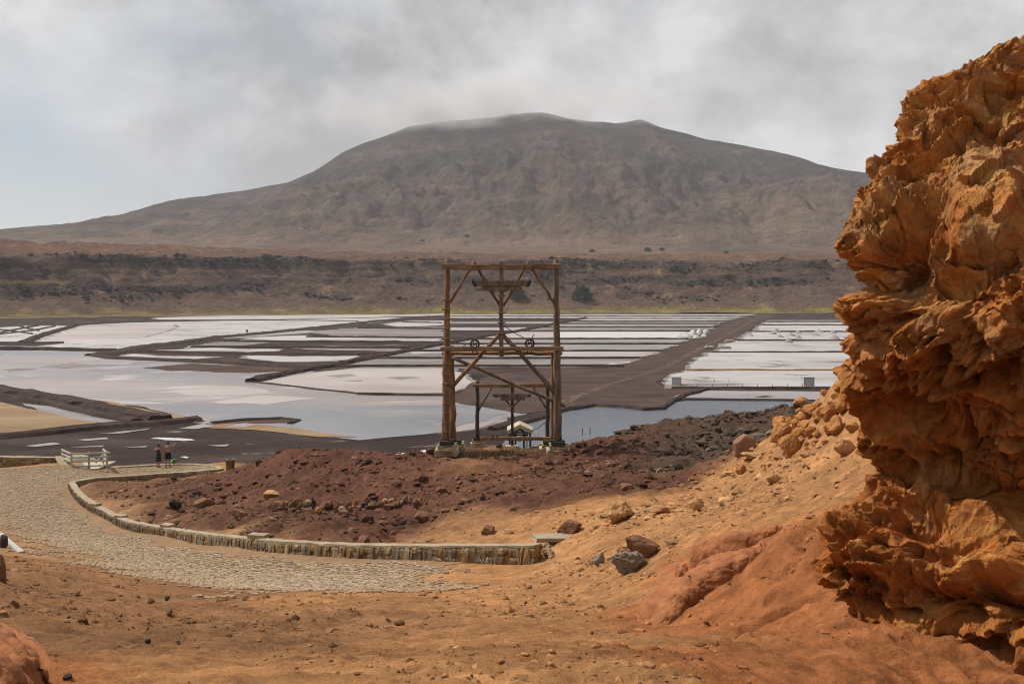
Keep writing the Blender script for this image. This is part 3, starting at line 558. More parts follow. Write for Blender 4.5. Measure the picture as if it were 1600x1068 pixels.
# ================================================================== THE ERODED CRUST ON THE RIGHT
TR = np.array([(2050,-140),(1900,-70),(1760,-25),(1650,25),(1590,57),(1552,84),(1495,107),(1432,128),(1398,160),(1400,196),(1382,240),(1352,267),(1358,275),(1328,298),(1333,317),(1314,337),(1321,351),(1295,376),(1295,391),(1321,410),(1341,429),(1343,455),(1295,476),(1299,493),(1319,519),(1299,534),(1313,552),(1304,575),(1302,594),(1312,614),(1327,639),(1338,669),(1337,703),(1358,738),(1334,772),(1292,807),(1283,832),(1267,871),(1277,891),(1291,916),(1308,936),(1323,965),(1350,1000),(1370,1020),(1400,1032),(1440,1046),(1525,1066),(1640,1100),(1760,1160)], float)
YT = 9.0
rows = np.linspace(-140, 1160, 700)
ytip = YT + .5 * sstep(500, 100, rows) + .25 * np.sin(rows * .011)
tipx = (np.interp(rows, TR[:, 1], TR[:, 0]) - 800) / F * ytip + .09; tz = EYE - (rows - HZ) / F * ytip
qn = np.r_[np.linspace(0, 1.7, 270)[1:], np.linspace(1.75, 5.2, 50)]; qf = np.r_[np.linspace(0, .9, 60)[1:], np.linspace(.95, 6, 30)]
q = np.r_[-qf[::-1], 0, qn]                       # < 0 runs along the far side, > 0 towards the viewer
Q, R_ = np.meshgrid(q, rows); a = np.abs(Q)
kern = np.hanning(91); kern /= kern.sum()
smx = np.convolve(np.pad(tipx, 45, mode='edge'), kern, 'valid')
rnd = np.sqrt(a * a + .16 ** 2) - .16
ed = np.exp(-(Q / .32) ** 2)
lean = sstep(560, 60, R_) * .30                   # upper part leans back
Xk = smx[:, None] + (tipx - smx)[:, None] * ed + np.where(Q > 0, .62, .8) * rnd
Yk = ytip[:, None] + np.where(Q > 0, -.62, .6) * a * np.where(Q > 0, 1 - .25 * sstep(500, 100, R_), 1)
Zk = np.repeat(tz[:, None], len(q), 1) - lean * np.clip(a, 0, 2.5) * .75
B = np.stack([Xk, Yk, Zk], -1)
def nrm(G):
    du = np.gradient(G, axis=1); dv = np.gradient(G, axis=0); n = np.cross(du, dv); return n / (np.linalg.norm(n, axis=2, keepdims=True) + 1e-9)
Bs = B.copy(); Bs[..., 0] -= (tipx - smx)[:, None] * ed
Nn = nrm(Bs)
if Nn[350, 150, 0] > 0: Nn = -Nn
p = B.reshape(-1, 3); Nf = Nn.reshape(-1, 3); rr_ = R_.ravel(); qq = Q.ravel(); tip_ = ed.ravel()
w1 = np.stack([fbm(p * 1.7, 3, 301), fbm(p * 1.7, 3, 302), fbm(p * 1.7, 3, 303)], 1)
w2 = np.stack([fbm(p * 6, 3, 304), fbm(p * 6, 3, 305), fbm(p * 6, 3, 306)], 1)
wp = p + .16 * w1 + .035 * w2
big_ = fbm(p * np.array([1.1, 1.1, 1.3]), 4, 311, .5)
st_ = (wp[:, 2] - .42 * qq) * 1.9 + .5 * fbm(p * .9, 2, 321)
fr = st_ % 1.0; saw = np.where(fr < .86, (fr / .86) ** 1.6, (1 - fr) / .14)
st2 = (wp[:, 2] - .45 * qq) * 5.7 + .8 * fbm(p * 1.6, 3, 322)
fr2 = st2 % 1.0; saw2 = np.where(fr2 < .8, (fr2 / .8) ** 1.3, (1 - fr2) / .2)
f0 = cell(wp * np.array([2.1, 2.1, 2.7]) + 1.3, 3)
f1 = cell(wp * np.array([4.6, 4.6, 6.0]), 5)
g1 = cell(wp * np.array([11, 11, 15]) + 4.4, 9)
_, o1, v1, l1 = cellv(wp * np.array([3.0, 3.0, 4.4]) + 2.2, 13)
_, o2, v2, l2 = cellv(wp * np.array([8.0, 8.0, 11.5]) + 6.1, 17)
_, o3, v3, l3 = cellv((p + .02 * w2) * np.array([20, 20, 27.]) + 1.7, 19)
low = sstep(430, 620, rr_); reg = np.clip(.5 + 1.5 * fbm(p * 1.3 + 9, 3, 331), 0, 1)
# bosses and hollows where the face has them: column, row, half sizes, turn, amount
ux = 800 + F * p[:, 0] / p[:, 1]; uy = HZ - F * (p[:, 2] - EYE) / p[:, 1]
FEAT = [(1550,352,70,62,.1,.34,6),(1400,425,62,44,-.5,-0.403,2),(1490,455,80,36,-.2,-0.341,2),(1440,520,100,34,-.45,.16,2),(1395,330,60,26,-.5,.14,2),(1470,250,90,30,-.6,-0.155,2),(1500,190,90,24,-.45,.12,2),
        (1400,640,75,32,-.1,-0.434,2),(1500,665,60,44,.3,-0.372,2),(1500,745,150,30,.35,-0.27,2),(1345,590,46,26,0,.14,2),(1500,570,44,34,.3,.14,2),(1440,820,60,40,.3,-0.248,2),(1560,810,70,60,0,.05,2),(1545,690,50,26,.4,.14,2),
        (1500,950,30,24,0,-0.372,2),(1552,925,26,22,0,-0.341,2),(1535,1005,34,20,.2,-0.341,2),(1450,930,30,24,0,-0.248,2),(1590,975,30,26,0,-0.310,2),(1400,880,44,24,-.3,.12,2),(1345,860,40,60,0,.06,2),(1580,580,40,26,0,-0.310,2),(1430,700,50,18,.3,.12,2)]
feat = 0
for cx, cy, rx_, ry_, an, am, pw in FEAT:
    dx, dy = ux - cx, uy - cy; ca, sa = math.cos(an), math.sin(an); e = (np.abs((dx * ca + dy * sa) / rx_) ** 2 + np.abs((-dx * sa + dy * ca) / ry_) ** 2)
    feat = feat + am * np.exp(-e ** (pw / 2))
calm = np.clip(np.exp(-((ux - 1550) / 75) ** 2 - ((uy - 815) / 65) ** 2) + np.exp(-((ux - 1480) / 85) ** 2 - ((uy - 440) / 45) ** 2) + .9 * np.exp(-((ux - 1550) / 70) ** 4 - ((uy - 355) / 60) ** 4), 0, 1)
pit = np.clip(low * 1.0 + tip_ * .3 * sstep(200, 360, rr_) + .08, 0, 1) * (.35 + .65 * reg) * (1 - .8 * calm)
D = (1 - .8 * tip_) * (.15 * big_ + .17 * (saw - .55) * (1 - .5 * low) * (.4 + reg) * (1 - calm)) + (.075 - .03 * sstep(300, 180, rr_) - .035 * low) * (saw2 - .5) * (.25 + reg) * (1 - .8 * calm)
D += (1 - .75 * tip_) * feat + (1 - .7 * tip_) * (.08 + .16 * low) * (np.minimum(f0, .8) ** 2 - .3)
D += -pit * (.30 * sstep(.62, .12, f1) + .10 * sstep(.58, .12, g1)) + .11 + (pit + .15) * .05 * (np.minimum(f1, .7) ** 2 - .25)
D += (.03 * fbm(p * 4.5, 5, 341, .5, ridged=True) * (.35 + reg) - .02) * (1 - .6 * calm) + .007 * fbm(p * 13, 4, 351, .6) * (1 - .5 * calm)
D += (1 - .6 * low) * (1 - .5 * calm) * ((1 - .7 * tip_) * (.17 * (o1 * v1).sum(1) + .07 * (l1 - .5)) + .05 * (o2 * v2).sum(1) + .018 * (l2 - .5) + .014 * (o3 * v3).sum(1) + .004 * (l3 - .5))
Dg = D.reshape(R_.shape); d0 = Dg[:, np.abs(q) < .25].mean(1); kn = np.hanning(71); kn /= kn.sum()
D = D - (ed * .9 * np.convolve(np.pad(d0, 35, mode='edge'), kn, 'valid')[:, None]).ravel()
D *= np.where(qq > 2, .8, 1)
under = sstep(985, 1100, rr_)
pos = p + Nf * D[:, None] + .016 * w2 * (1 - .5 * calm)[:, None] + .005 * np.stack([fbm(p * 15, 3, 307), fbm(p * 15, 3, 308), fbm(p * 15, 3, 309)], 1)
pos[:, 1] += under * .35
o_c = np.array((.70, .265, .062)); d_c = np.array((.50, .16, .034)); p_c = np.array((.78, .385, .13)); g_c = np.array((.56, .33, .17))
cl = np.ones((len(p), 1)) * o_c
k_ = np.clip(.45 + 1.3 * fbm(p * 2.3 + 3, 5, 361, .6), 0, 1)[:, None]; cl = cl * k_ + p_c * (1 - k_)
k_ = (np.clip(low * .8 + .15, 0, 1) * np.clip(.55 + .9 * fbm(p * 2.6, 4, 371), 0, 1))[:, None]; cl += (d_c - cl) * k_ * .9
k_ = (sstep(.1, .35, fbm(p * 3.1 + 7, 4, 381)) * .6 * (1 - low))[:, None]; cl += (g_c - cl) * k_
cl = cl * (.82 + .36 * l1[:, None]) * (.9 + .2 * l2[:, None])
m_cliff = material('crust_sandstone', (.55, .50, .45), (1.3, 1.28, 1.25), scale=5, detail=13, nrough=.7, attr=True, rough=.93, bump=1.0, bscale=14, bdist=.05, spec=.15, fine=60)
V = np.r_[pos, [[8.5, 11, EYE + 3.0]]]
gf = grid_faces(len(rows), len(q)); fcs = [tuple(f) for f in []]
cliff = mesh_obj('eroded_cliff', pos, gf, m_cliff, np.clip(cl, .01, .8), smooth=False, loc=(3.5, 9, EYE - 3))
tag(cliff, 'tall ochre cliff of pitted overhanging rock filling the right edge', 'cliff')

# ------------------------------------------------------------------ rocks
def ico(sub):
    bm = bmesh.new(); bmesh.ops.create_icosphere(bm, subdivisions=sub, radius=1); v = np.array([x.co[:] for x in bm.verts]); f = np.array([[x.index for x in q.verts] for q in bm.faces]); bm.free(); return v, f
ICO = {k: ico(k) for k in (1, 2, 3, 4, 5)}
def rock_shape(seed, sub=4, planes=14, rough=.10, sharp=1.0):
    r = np.random.default_rng(seed); v, f = ICO[sub]
    n = r.normal(size=(planes, 3)); n /= np.linalg.norm(n, axis=1)[:, None]; d = r.uniform(.62, 1.0, planes)
    dt = v @ n.T; rad = np.where(dt > .05, d / np.maximum(dt, .05), 9)
    k = 26 * sharp; rad = -np.log(np.exp(-k * np.minimum(rad, 2)).sum(1) + np.exp(-k * 1.25)) / k
    q = v * rad[:, None]
    q = q * (1 + rough * fbm(q * 1.8 + seed % 97, 4, seed % 31, .55)[:, None] + rough * .35 * fbm(q * 7 + seed % 53, 3, 3)[:, None])
    return q, f
m_rocks = {}
def rock_mat(key):
    if key not in m_rocks:
        a, b = dict(tan=((.42, .22, .095), (.66, .37, .17)), orange=((.36, .15, .048), (.58, .27, .095)), red=((.30, .115, .05), (.54, .215, .088)), brown=((.18, .088, .048), (.33, .17, .09)), dark=((.045, .035, .03), (.10, .072, .055)), grey=((.24, .19, .15), (.36, .29, .22)), slate=((.09, .085, .09), (.17, .16, .165)), pink=((.26, .13, .09), (.36, .19, .13)))[key]
        m_rocks[key] = material('rock_' + key, a, b, scale=5, detail=9, rough=.94, bump=.8, bscale=18, bdist=.03, spec=.15)
    return m_rocks[key]
def rock(px, py, wpx, hpx, key, label, seed, name='boulder', depth=.8, rot=0.0, tilt=0.0, sub=4, planes=14, sink=.25, cat='rock', group=None, d=None, rough=.10):
    h = hit(px, py) if d is None else pix(px, py, d)
    s = h[1] / F; v, f = rock_shape(seed, sub, planes, rough)
    v = v / np.abs(v).max(0)
    v = v * np.array([wpx * s / 2, depth * wpx * s / 2, hpx * s / (2 - sink * 2) ])
    c, s_ = math.cos(tilt), math.sin(tilt); v = np.c_[v[:, 0] * c - v[:, 2] * s_, v[:, 1], v[:, 0] * s_ + v[:, 2] * c]
    c, s_ = math.cos(rot), math.sin(rot); v = np.c_[v[:, 0] * c - v[:, 1] * s_, v[:, 0] * s_ + v[:, 1] * c, v[:, 2]]
    v = v + [0, 0, hpx * s / 2]
    o = mesh_obj(name, v, f, rock_mat(key), smooth=False); o.location = h - [0, 0, hpx * s * .12]
    return tag(o, label, cat, group)
# named rocks: base column, base row, width, height in photo pixels
rock(1005, 868, 58, 34, 'brown', 'squarish dark brown boulder on sand beside pale rock', 11, planes=9, depth=.7)
rock(985, 892, 62, 30, 'grey', 'pale grey weathered rock below the squarish brown boulder', 12, rough=.25, depth=.6)
rock(938, 884, 22, 20, 'grey', 'small pale grey fin of rock left of the weathered rock', 13, depth=.5)
rock(968, 812, 44, 30, 'tan', 'craggy tan rock with broken top on the sandy rise', 14, rough=.22)
rock(1028, 800, 38, 12, 'tan', 'flat tan rock on the sandy rise beside craggy rock', 15)
rock(1088, 796, 28, 18, 'tan', 'wedge shaped tan rock at right end of the sandy rise', 16, planes=8)
rock(888, 834, 44, 20, 'brown', 'low brown rock above the end of the stone wall', 17, depth=.9, tilt=.25)
rock(1162, 712, 40, 30, 'pink', 'smooth rounded pinkish boulder on dark gravel', 18, rough=.04, planes=30)
rock(1178, 716, 44, 8, 'tan', 'flat pale slab lying before the rounded pinkish boulder', 19)
rock(1208, 756, 22, 16, 'tan', 'small square tan block on the upper right slope', 20, planes=7)
rock(1158, 740, 18, 14, 'orange', 'small pointed orange stone at edge of dark gravel', 21, planes=8)
rock(1318, 712, 40, 22, 'tan', 'tilted pale slab at foot of the rubble by the cliff', 22, planes=8, tilt=-.35, depth=.6)
rock(1236, 714, 36, 34, 'orange', 'large angular orange block at foot of the rubble slope', 23, planes=8)
rock(658, 815, 25, 14, 'brown', 'lone dark brown stone on the soil behind the wall', 24, planes=9)
rock(764, 836, 26, 14, 'brown', 'brown pointed stone behind right half of the wall', 25, planes=8)
rock(795, 833, 18, 8, 'tan', 'small flat tan stone behind right half of the wall', 26)
rock(423, 776, 38, 10, 'tan', 'pale orange flat slab lying on the red mound', 27, tilt=-.08, planes=8)
rock(430, 797, 30, 15, 'brown', 'brown block left of the rubble line on red mound', 28, planes=8)
rock(374, 810, 28, 16, 'brown', 'dark brown block on stony ground inside the wall bend', 29, planes=8)
rock(317, 793, 30, 18, 'brown', 'upright brown slab on stony ground inside the wall bend', 30, planes=8, tilt=.3)
rock(273, 795, 22, 14, 'dark', 'dark stone nearest the wall bend on stony ground', 31, planes=9)
rock(265, 962, 13, 8, 'brown', 'small brown stone on sand at lower left', 32, sub=3)
rock(262, 937, 9, 7, 'slate', 'small grey pebble at edge of the cobbles', 33, sub=3)
rock(230, 1004, 11, 7, 'dark', 'dark pebble on soil at lower left', 34, sub=3)
rock(105, 1062, 16, 10, 'dark', 'dark stone beside the red sandstone outcrop', 35, sub=3)
rock(1140, 782, 16, 8, 'tan', 'small tan chip halfway up the right slope', 36, sub=3)
rock(5, 856, 16, 20, 'dark', 'black stone at left edge beside the white kerb', 37, sub=3)
rock(4, 910, 14, 50, 'brown', 'dark brown rock standing at the left edge', 38, rough=.2)

# red sandstone ledge on the right slope, a long rounded ridge of rock
def ridge_rock(name, ctl, label, key, seed, nu=150, nv=60):
    P = np.array([hit(a, b) for a, b, _, _ in ctl]); Wd = np.array([c for _, _, c, _ in ctl]); Hh = np.array([d for _, _, _, d in ctl])
    t = np.linspace(0, 1, len(ctl)); u = np.linspace(0, 1, nu); c = np.stack([np.interp(u, t, P[:, i]) for i in range(3)], 1); wd = np.interp(u, t, Wd); hh = np.interp(u, t, Hh)
    dr = np.gradient(c, axis=0); dr[:, 2] = 0; dr /= np.linalg.norm(dr, axis=1)[:, None]; sd_ = np.stack([dr[:, 1], -dr[:, 0], 0 * u], 1)
    if sd_[:, 1].mean() > 0: sd_ = -sd_           # side facing the viewer
    th = np.linspace(0, math.pi, nv); taper = np.sqrt(np.clip(1 - np.abs(2 * u - 1) ** 5, 0, 1))
    cs_, sn = np.sign(np.cos(th)) * np.abs(np.cos(th)) ** .7, np.abs(np.sin(th)) ** .55
    G = c[:, None] + sd_[:, None] * (cs_[None, :, None] * (wd * taper)[:, None, None]) + np.array([0, 0, 1]) * ((sn * (1 - .45 * (1 + -cs_) / 2))[None, :, None] * (hh * taper)[:, None, None] - .12)
    g = G.reshape(-1, 3); n = nrm(G).reshape(-1, 3)
    if n[:, 2].mean() < 0: n = -n
    sz_ = min(1.0, float(Wd.mean()) * 3.2); s1 = cell(g * 14, seed)
    g = g + n * sz_ * (.07 * fbm(g * 1.6 / sz_, 4, seed, .5) + .02 * fbm(g * 8 / sz_, 4, seed + 1, .6) - .025 * sstep(.28, .1, s1) * np.clip(.5 + fbm(g * 2, 2, 3) * 2, 0, 1))[:, None]
    if name is None: g = g + n * (.022 * np.abs(np.sin(np.tile(th, nu) * 6 + 1.5 * fbm(g * 4, 2, seed))))[:, None]
    if name is None: return g, grid_faces(nu, nv)
    o = mesh_obj(name, g, grid_faces(nu, nv), rock_mat(key), loc=c[nu // 2]); return tag(o, label, 'rock')
def join_np(parts):
    k = np.cumsum([0] + [len(v) for v, _ in parts]); return np.concatenate([v for v, _ in parts]), np.concatenate([f + o_ for (_, f), o_ in zip(parts, k)])
ridge_rock('rock_ledge', [(1018,980,.16,0.190),(1036,962,.34,0.428),(1072,940,.40,0.499),(1112,915,.38,0.475),(1150,888,.32,0.380),(1190,858,.22,0.214),(1222,836,.08,0.035)], 'long red sandstone ledge with dark undercut front on the slope', 'red', 61, 220, 70)
ridge_rock('rock_ledge', [(1030,935,.10,0.190),(1062,915,.30,0.475),(1110,886,.34,0.523),(1160,858,.30,0.404),(1205,830,.22,0.238),(1245,806,.08,0.035)], 'upper red sandstone ledge running up the slope behind the long one', 'red', 62, 220, 70)
# red outcrop in the lower left corner: buttresses fanning out of a buried core
lobes = []
for i, ctl in enumerate([[(-60,985,0.150,0.272),(-10,990,0.138,0.255),(35,1004,0.112,0.187),(66,1016,0.062,0.085)], [(-70,1015,0.175,0.374),(0,1020,0.150,0.340),(50,1032,0.112,0.221),(92,1044,0.062,0.085)], [(-70,1045,0.175,0.442),(-10,1052,0.150,0.408),(40,1066,0.112,0.272),(84,1078,0.062,0.102)], [(-70,1080,0.175,0.442),(-20,1090,0.150,0.408),(20,1102,0.112,0.272),(50,1110,0.062,0.136)]]): lobes.append(ridge_rock(None, ctl, None, 'red', 80 + i, 70, 34))
v, f = join_np(lobes); c0 = v.mean(0); c0[2] = v[:, 2].min()
tag(mesh_obj('sandstone_outcrop', v, f, rock_mat('red'), loc=c0), 'layered red sandstone outcrop with fanned ridges in the lower left corner', 'rock')
# line of rubble across the red mound
for i in range(46):
    t = i / 45; x = 452 + 200 * t + random.uniform(-4, 4); y = 792 + 4 * math.sin(t * 5) + random.uniform(-6, 6); s_ = random.uniform(6, 14)
    rock(x, y, s_ * 1.15, s_ * random.uniform(.7, 1.15), random.choice(['tan', 'brown', 'grey', 'brown', 'dark']), 'rough brown or grey stone in the line of rubble across the red mound', 400 + i, name='stone', sub=2, planes=9, rot=random.uniform(0, 6), group='stones in the rubble line')
# blocks of the rubble slope under the cliff
for i in range(70):
    t = random.random(); x = random.uniform(1212, 1335); lo_ = np.interp(x, [1205, 1240, 1300, 1335], [690, 705, 690, 668]); hi_ = np.interp(x, [1205, 1240, 1290, 1335], [668, 640, 592, 580])
    y = hi_ + (lo_ - hi_) * random.random() ** .8; s_ = 8 + 26 * random.random() ** 2.2
    rock(x, y + 6, s_ * 1.2, s_ * random.uniform(.55, .95), 'orange', 'ochre block in the heap of rubble left of the cliff', 500 + i, name='block', sub=3, planes=7, rot=random.uniform(0, 6), tilt=random.uniform(-.4, .4), group='blocks in the rubble heap', rough=.14)

# loose stones nobody could count
def scatter(name, xs, ys, size, cols, m, seed, lift=.15, parent=None):
    r = np.random.default_rng(seed); n = len(xs); v0, f0 = ICO[1]; k = len(v0)
    z = ground(xs, ys); rad = r.uniform(.65, 1.25, (n, k)); sc_ = size[:, None, None] * np.stack([r.uniform(.7, 1.3, n), r.uniform(.7, 1.3, n), r.uniform(.45, .9, n)], 1)[:, None]
    vv = v0[None] * rad[..., None] * sc_; an = r.uniform(0, 6.28, n); ca, sa = np.cos(an)[:, None], np.sin(an)[:, None]
    vv = np.stack([vv[..., 0] * ca - vv[..., 1] * sa, vv[..., 0] * sa + vv[..., 1] * ca, vv[..., 2]], -1) + np.stack([xs, ys, z + size * lift], 1)[:, None]
    ff = (np.arange(n)[:, None, None] * k + f0[None]).reshape(-1, 3)
    return kind(mesh_obj(name, vv.reshape(-1, 3), ff, m, np.repeat(cols, k, 0), smooth=False), 'stuff')
m_scree = material('scree', (.7, .7, .7), (1.2, 1.2, 1.2), scale=8, attr=True, rough=.95, spec=.15)
def cand(n, y0, y1, seed):
    r = np.random.default_rng(seed); y = np.exp(r.uniform(math.log(y0), math.log(y1), n)); x = r.uniform(-1, 1, n) * (3 + .55 * y); return x, y, r
x, y, r = cand(130000, 22, 84, 1)
c_, g_ = soil_at(x, y); k = (path_dist(x, y) > .5) & (r.random(len(x)) < np.clip((g_ - .35) * 1.25, 0, 1) * np.clip(.45 + 1.1 * fbm(P3(x * .22, y * .22, 0), 3, 401), .03, 1))
x, y, c_, g_ = x[k], y[k], c_[k], g_[k]; n = len(x)
sz = np.clip(.032 / np.maximum(r.random(n), .01) ** .5, .03, .22) * np.clip(.6 + .6 * g_, .5, 1.2)
tone = r.choice(4, n, p=[.45, .3, .17, .08]); base_c = c_ * np.array([(.62, .66, .7), (1.0, 1.0, 1.0), (1.35, 1.4, 1.4), (1.9, 2.2, 2.3)])[tone]
scatter('rubble', x, y, sz, np.clip(base_c * r.uniform(.7, 1.3, (n, 1)), .01, .6), m_scree, 2)
x, y, r = cand(76000, 4.2, 45, 3)
c_, g_ = soil_at(x, y); k = (path_dist(x, y) > .1) & (g_ < .6) & (r.random(len(x)) < np.clip(.25 + .9 * fbm(P3(x * .4, y * .4, 0), 3, 411), .03, .8))
x, y, c_ = x[k], y[k], c_[k]; n = len(x)
sz = np.clip(.0085 / np.maximum(r.random(n), .006) ** .5, .007, .07) * np.clip(y / 14, .5, 1.5)
scatter('pebbles', x, y, sz, np.clip(c_ * r.uniform(.25, 1.05, (n, 1)), .01, .6), m_scree, 4, .05)
r = np.random.default_rng(12); pts = []
for (a, b, sa_, sb_, n_) in [(1000, 800, 60, 10, 90), (1090, 780, 50, 16, 110), (1170, 745, 40, 22, 130), (950, 815, 40, 10, 50), (1240, 720, 40, 14, 90), (1000, 870, 50, 16, 60)]:
    for i in range(n_ // 6):
        h_ = hit(a + r.normal() * sa_ * .6, b + r.normal() * sb_ * .6)
        for j in range(6): pts.append(h_[:2] + r.normal(size=2) * .55)
pts = np.array(pts); n = len(pts); cc_ = np.array((.60, .34, .15)) * r.uniform(.5, 1.15, (n, 1)); scatter('chips', pts[:, 0], pts[:, 1], np.clip(.03 / np.maximum(r.random(n), .02) ** .5, .03, .16), cc_, m_scree, 14, .1)
# ================================================================== BUILT THINGS
def tube(pts, rad, sides=10, jit=0.0, seed=0, cap=True, sq=None):
    """skin round a course of points; sq = (half width, half height, chamfer) makes a squared timber"""
    pts = np.asarray(pts, float); n = len(pts); d = np.gradient(pts, axis=0) if n > 2 else np.repeat((pts[1:] - pts[:1]), 2, 0)
    d /= np.linalg.norm(d, axis=1)[:, None]
    up = np.where(np.abs(d[:, 2:3]) > .95, np.array([[0, 1.0, 0]]), np.array([[0, 0, 1.0]]))
    s = np.cross(d, up); s /= np.linalg.norm(s, axis=1)[:, None]; u = np.cross(s, d)
    if sq:
        a, b, c = sq; sec = np.array([(a, b - c), (a - c, b), (c - a, b), (-a, b - c), (-a, c - b), (c - a, -b), (a - c, -b), (a, c - b)]); sides = 8; rad = np.ones(n)
    else:
        t = np.arange(sides) / sides * 2 * math.pi; sec = np.stack([np.cos(t), np.sin(t)], 1); rad = np.broadcast_to(np.asarray(rad, float), (n,))
    r = np.random.default_rng(seed); jt = 1 + jit * r.uniform(-1, 1, (n, sides))
    V = pts[:, None] + (s[:, None] * sec[None, :, :1] + u[:, None] * sec[None, :, 1:]) * (rad[:, None] * jt)[..., None]
    f = []
    for i in range(n - 1):
        for j in range(sides):
            k = (j + 1) % sides; f.append((i * sides + j, i * sides + k, (i + 1) * sides + k, (i + 1) * sides + j))
    if cap: f += [tuple(range(sides))[::-1], tuple((n - 1) * sides + j for j in range(sides))]
    return V.reshape(-1, 3), f
def course(a, b, n=9, wob=0.0, seed=0, sag=0.0):
    a, b = np.asarray(a, float), np.asarray(b, float); t = np.linspace(0, 1, n)[:, None]; p = a + (b - a) * t
    r = np.random.default_rng(seed); w_ = r.normal(size=(n, 3)) * wob; w_[0] = w_[-1] = 0; p = p + w_; p[:, 2] -= sag * 4 * (t * (1 - t))[:, 0]; return p
def join(*parts):
    V, Fc, k = [], [], 0
    for v, f in parts: V.append(np.asarray(v)); Fc += [tuple(int(i) + k for i in q) for q in f]; k += len(v)
    return np.concatenate(V), Fc
def box(c, s, rz=0.0, ch=.08, jit=0.0, seed=0):
    x, y, z = np.asarray(s) / 2; cc_ = ch * min(x, y, z); r = np.random.default_rng(seed)
    V = []
    for zz_, k in ((-z, 1), (-z + cc_, 0), (z - cc_, 0), (z, 1)):
        i = cc_ if k else 0
        V += [(-x + i, -y + i, zz_), (x - i, -y + i, zz_), (x - i, y - i, zz_), (-x + i, y - i, zz_)]
    V = np.array(V) + r.uniform(-1, 1, (16, 3)) * jit * np.array([x, y, z]); ca, sa = math.cos(rz), math.sin(rz)
    V = np.c_[V[:, 0] * ca - V[:, 1] * sa, V[:, 0] * sa + V[:, 1] * ca, V[:, 2]] + np.asarray(c)
    f = [(3, 2, 1, 0), (12, 13, 14, 15)]
    for l in range(3):
        for j in range(4): k = (j + 1) % 4; f.append((l * 4 + j, l * 4 + k, l * 4 + 4 + k, l * 4 + 4 + j))
    return V, f
def part(root, name, vf, m, smooth=False, parent=None, label=None):
    o = mesh_obj(name, vf[0], vf[1], m, smooth=smooth, loc=np.array(root.location), parent=parent or root)
    if label: o['label'] = label
    return o
m_wood = material('weathered_timber', (.12, .07, .04), (.46, .275, .14), c3=(.28, .155, .078), scale=3.0, detail=9, rough=.85, bump=.6, bscale=14, bdist=.02, spec=.2, stretch=(2.2, 2.2, .35))
m_woodh = material('weathered_beam', (.11, .068, .042), (.45, .28, .15), c3=(.27, .155, .082), scale=3.0, detail=9, rough=.85, bump=.6, bscale=14, bdist=.02, spec=.2, stretch=(.35, 2.2, 2.2))
m_woodg = material('grey_timber', (.09, .065, .047), (.37, .265, .185), c3=(.21, .145, .10), scale=3.0, detail=9, rough=.9, bump=.6, bscale=14, bdist=.02, spec=.2, stretch=(2.2, 2.2, .35))
m_dkwood = material('dark_timber', (.035, .026, .022), (.10, .07, .055), scale=3.0, detail=8, rough=.9, bump=.5, bscale=12, bdist=.02, stretch=(2, 2, .4))
m_iron = material('rusty_iron', (.045, .026, .018), (.13, .065, .035), scale=12, rough=.7, bump=.3)
m_conc = material('pale_concrete', (.36, .285, .18), (.56, .46, .31), scale=2.5, detail=9, rough=.93, bump=.5, bscale=12, bdist=.03)
m_cope = material('coping_cement', (.34, .265, .17), (.50, .405, .275), scale=1.5, detail=9, rough=.93, bump=.5, bscale=14, bdist=.02)
m_white = material('white_paint_wood', (.42, .38, .33), (.60, .56, .50), scale=6, detail=6, rough=.8, bump=.2)
m_cream = material('cream_boards', (.50, .42, .28), (.62, .54, .39), scale=3, rough=.85, bump=.3, stretch=(.4, 3, 1))

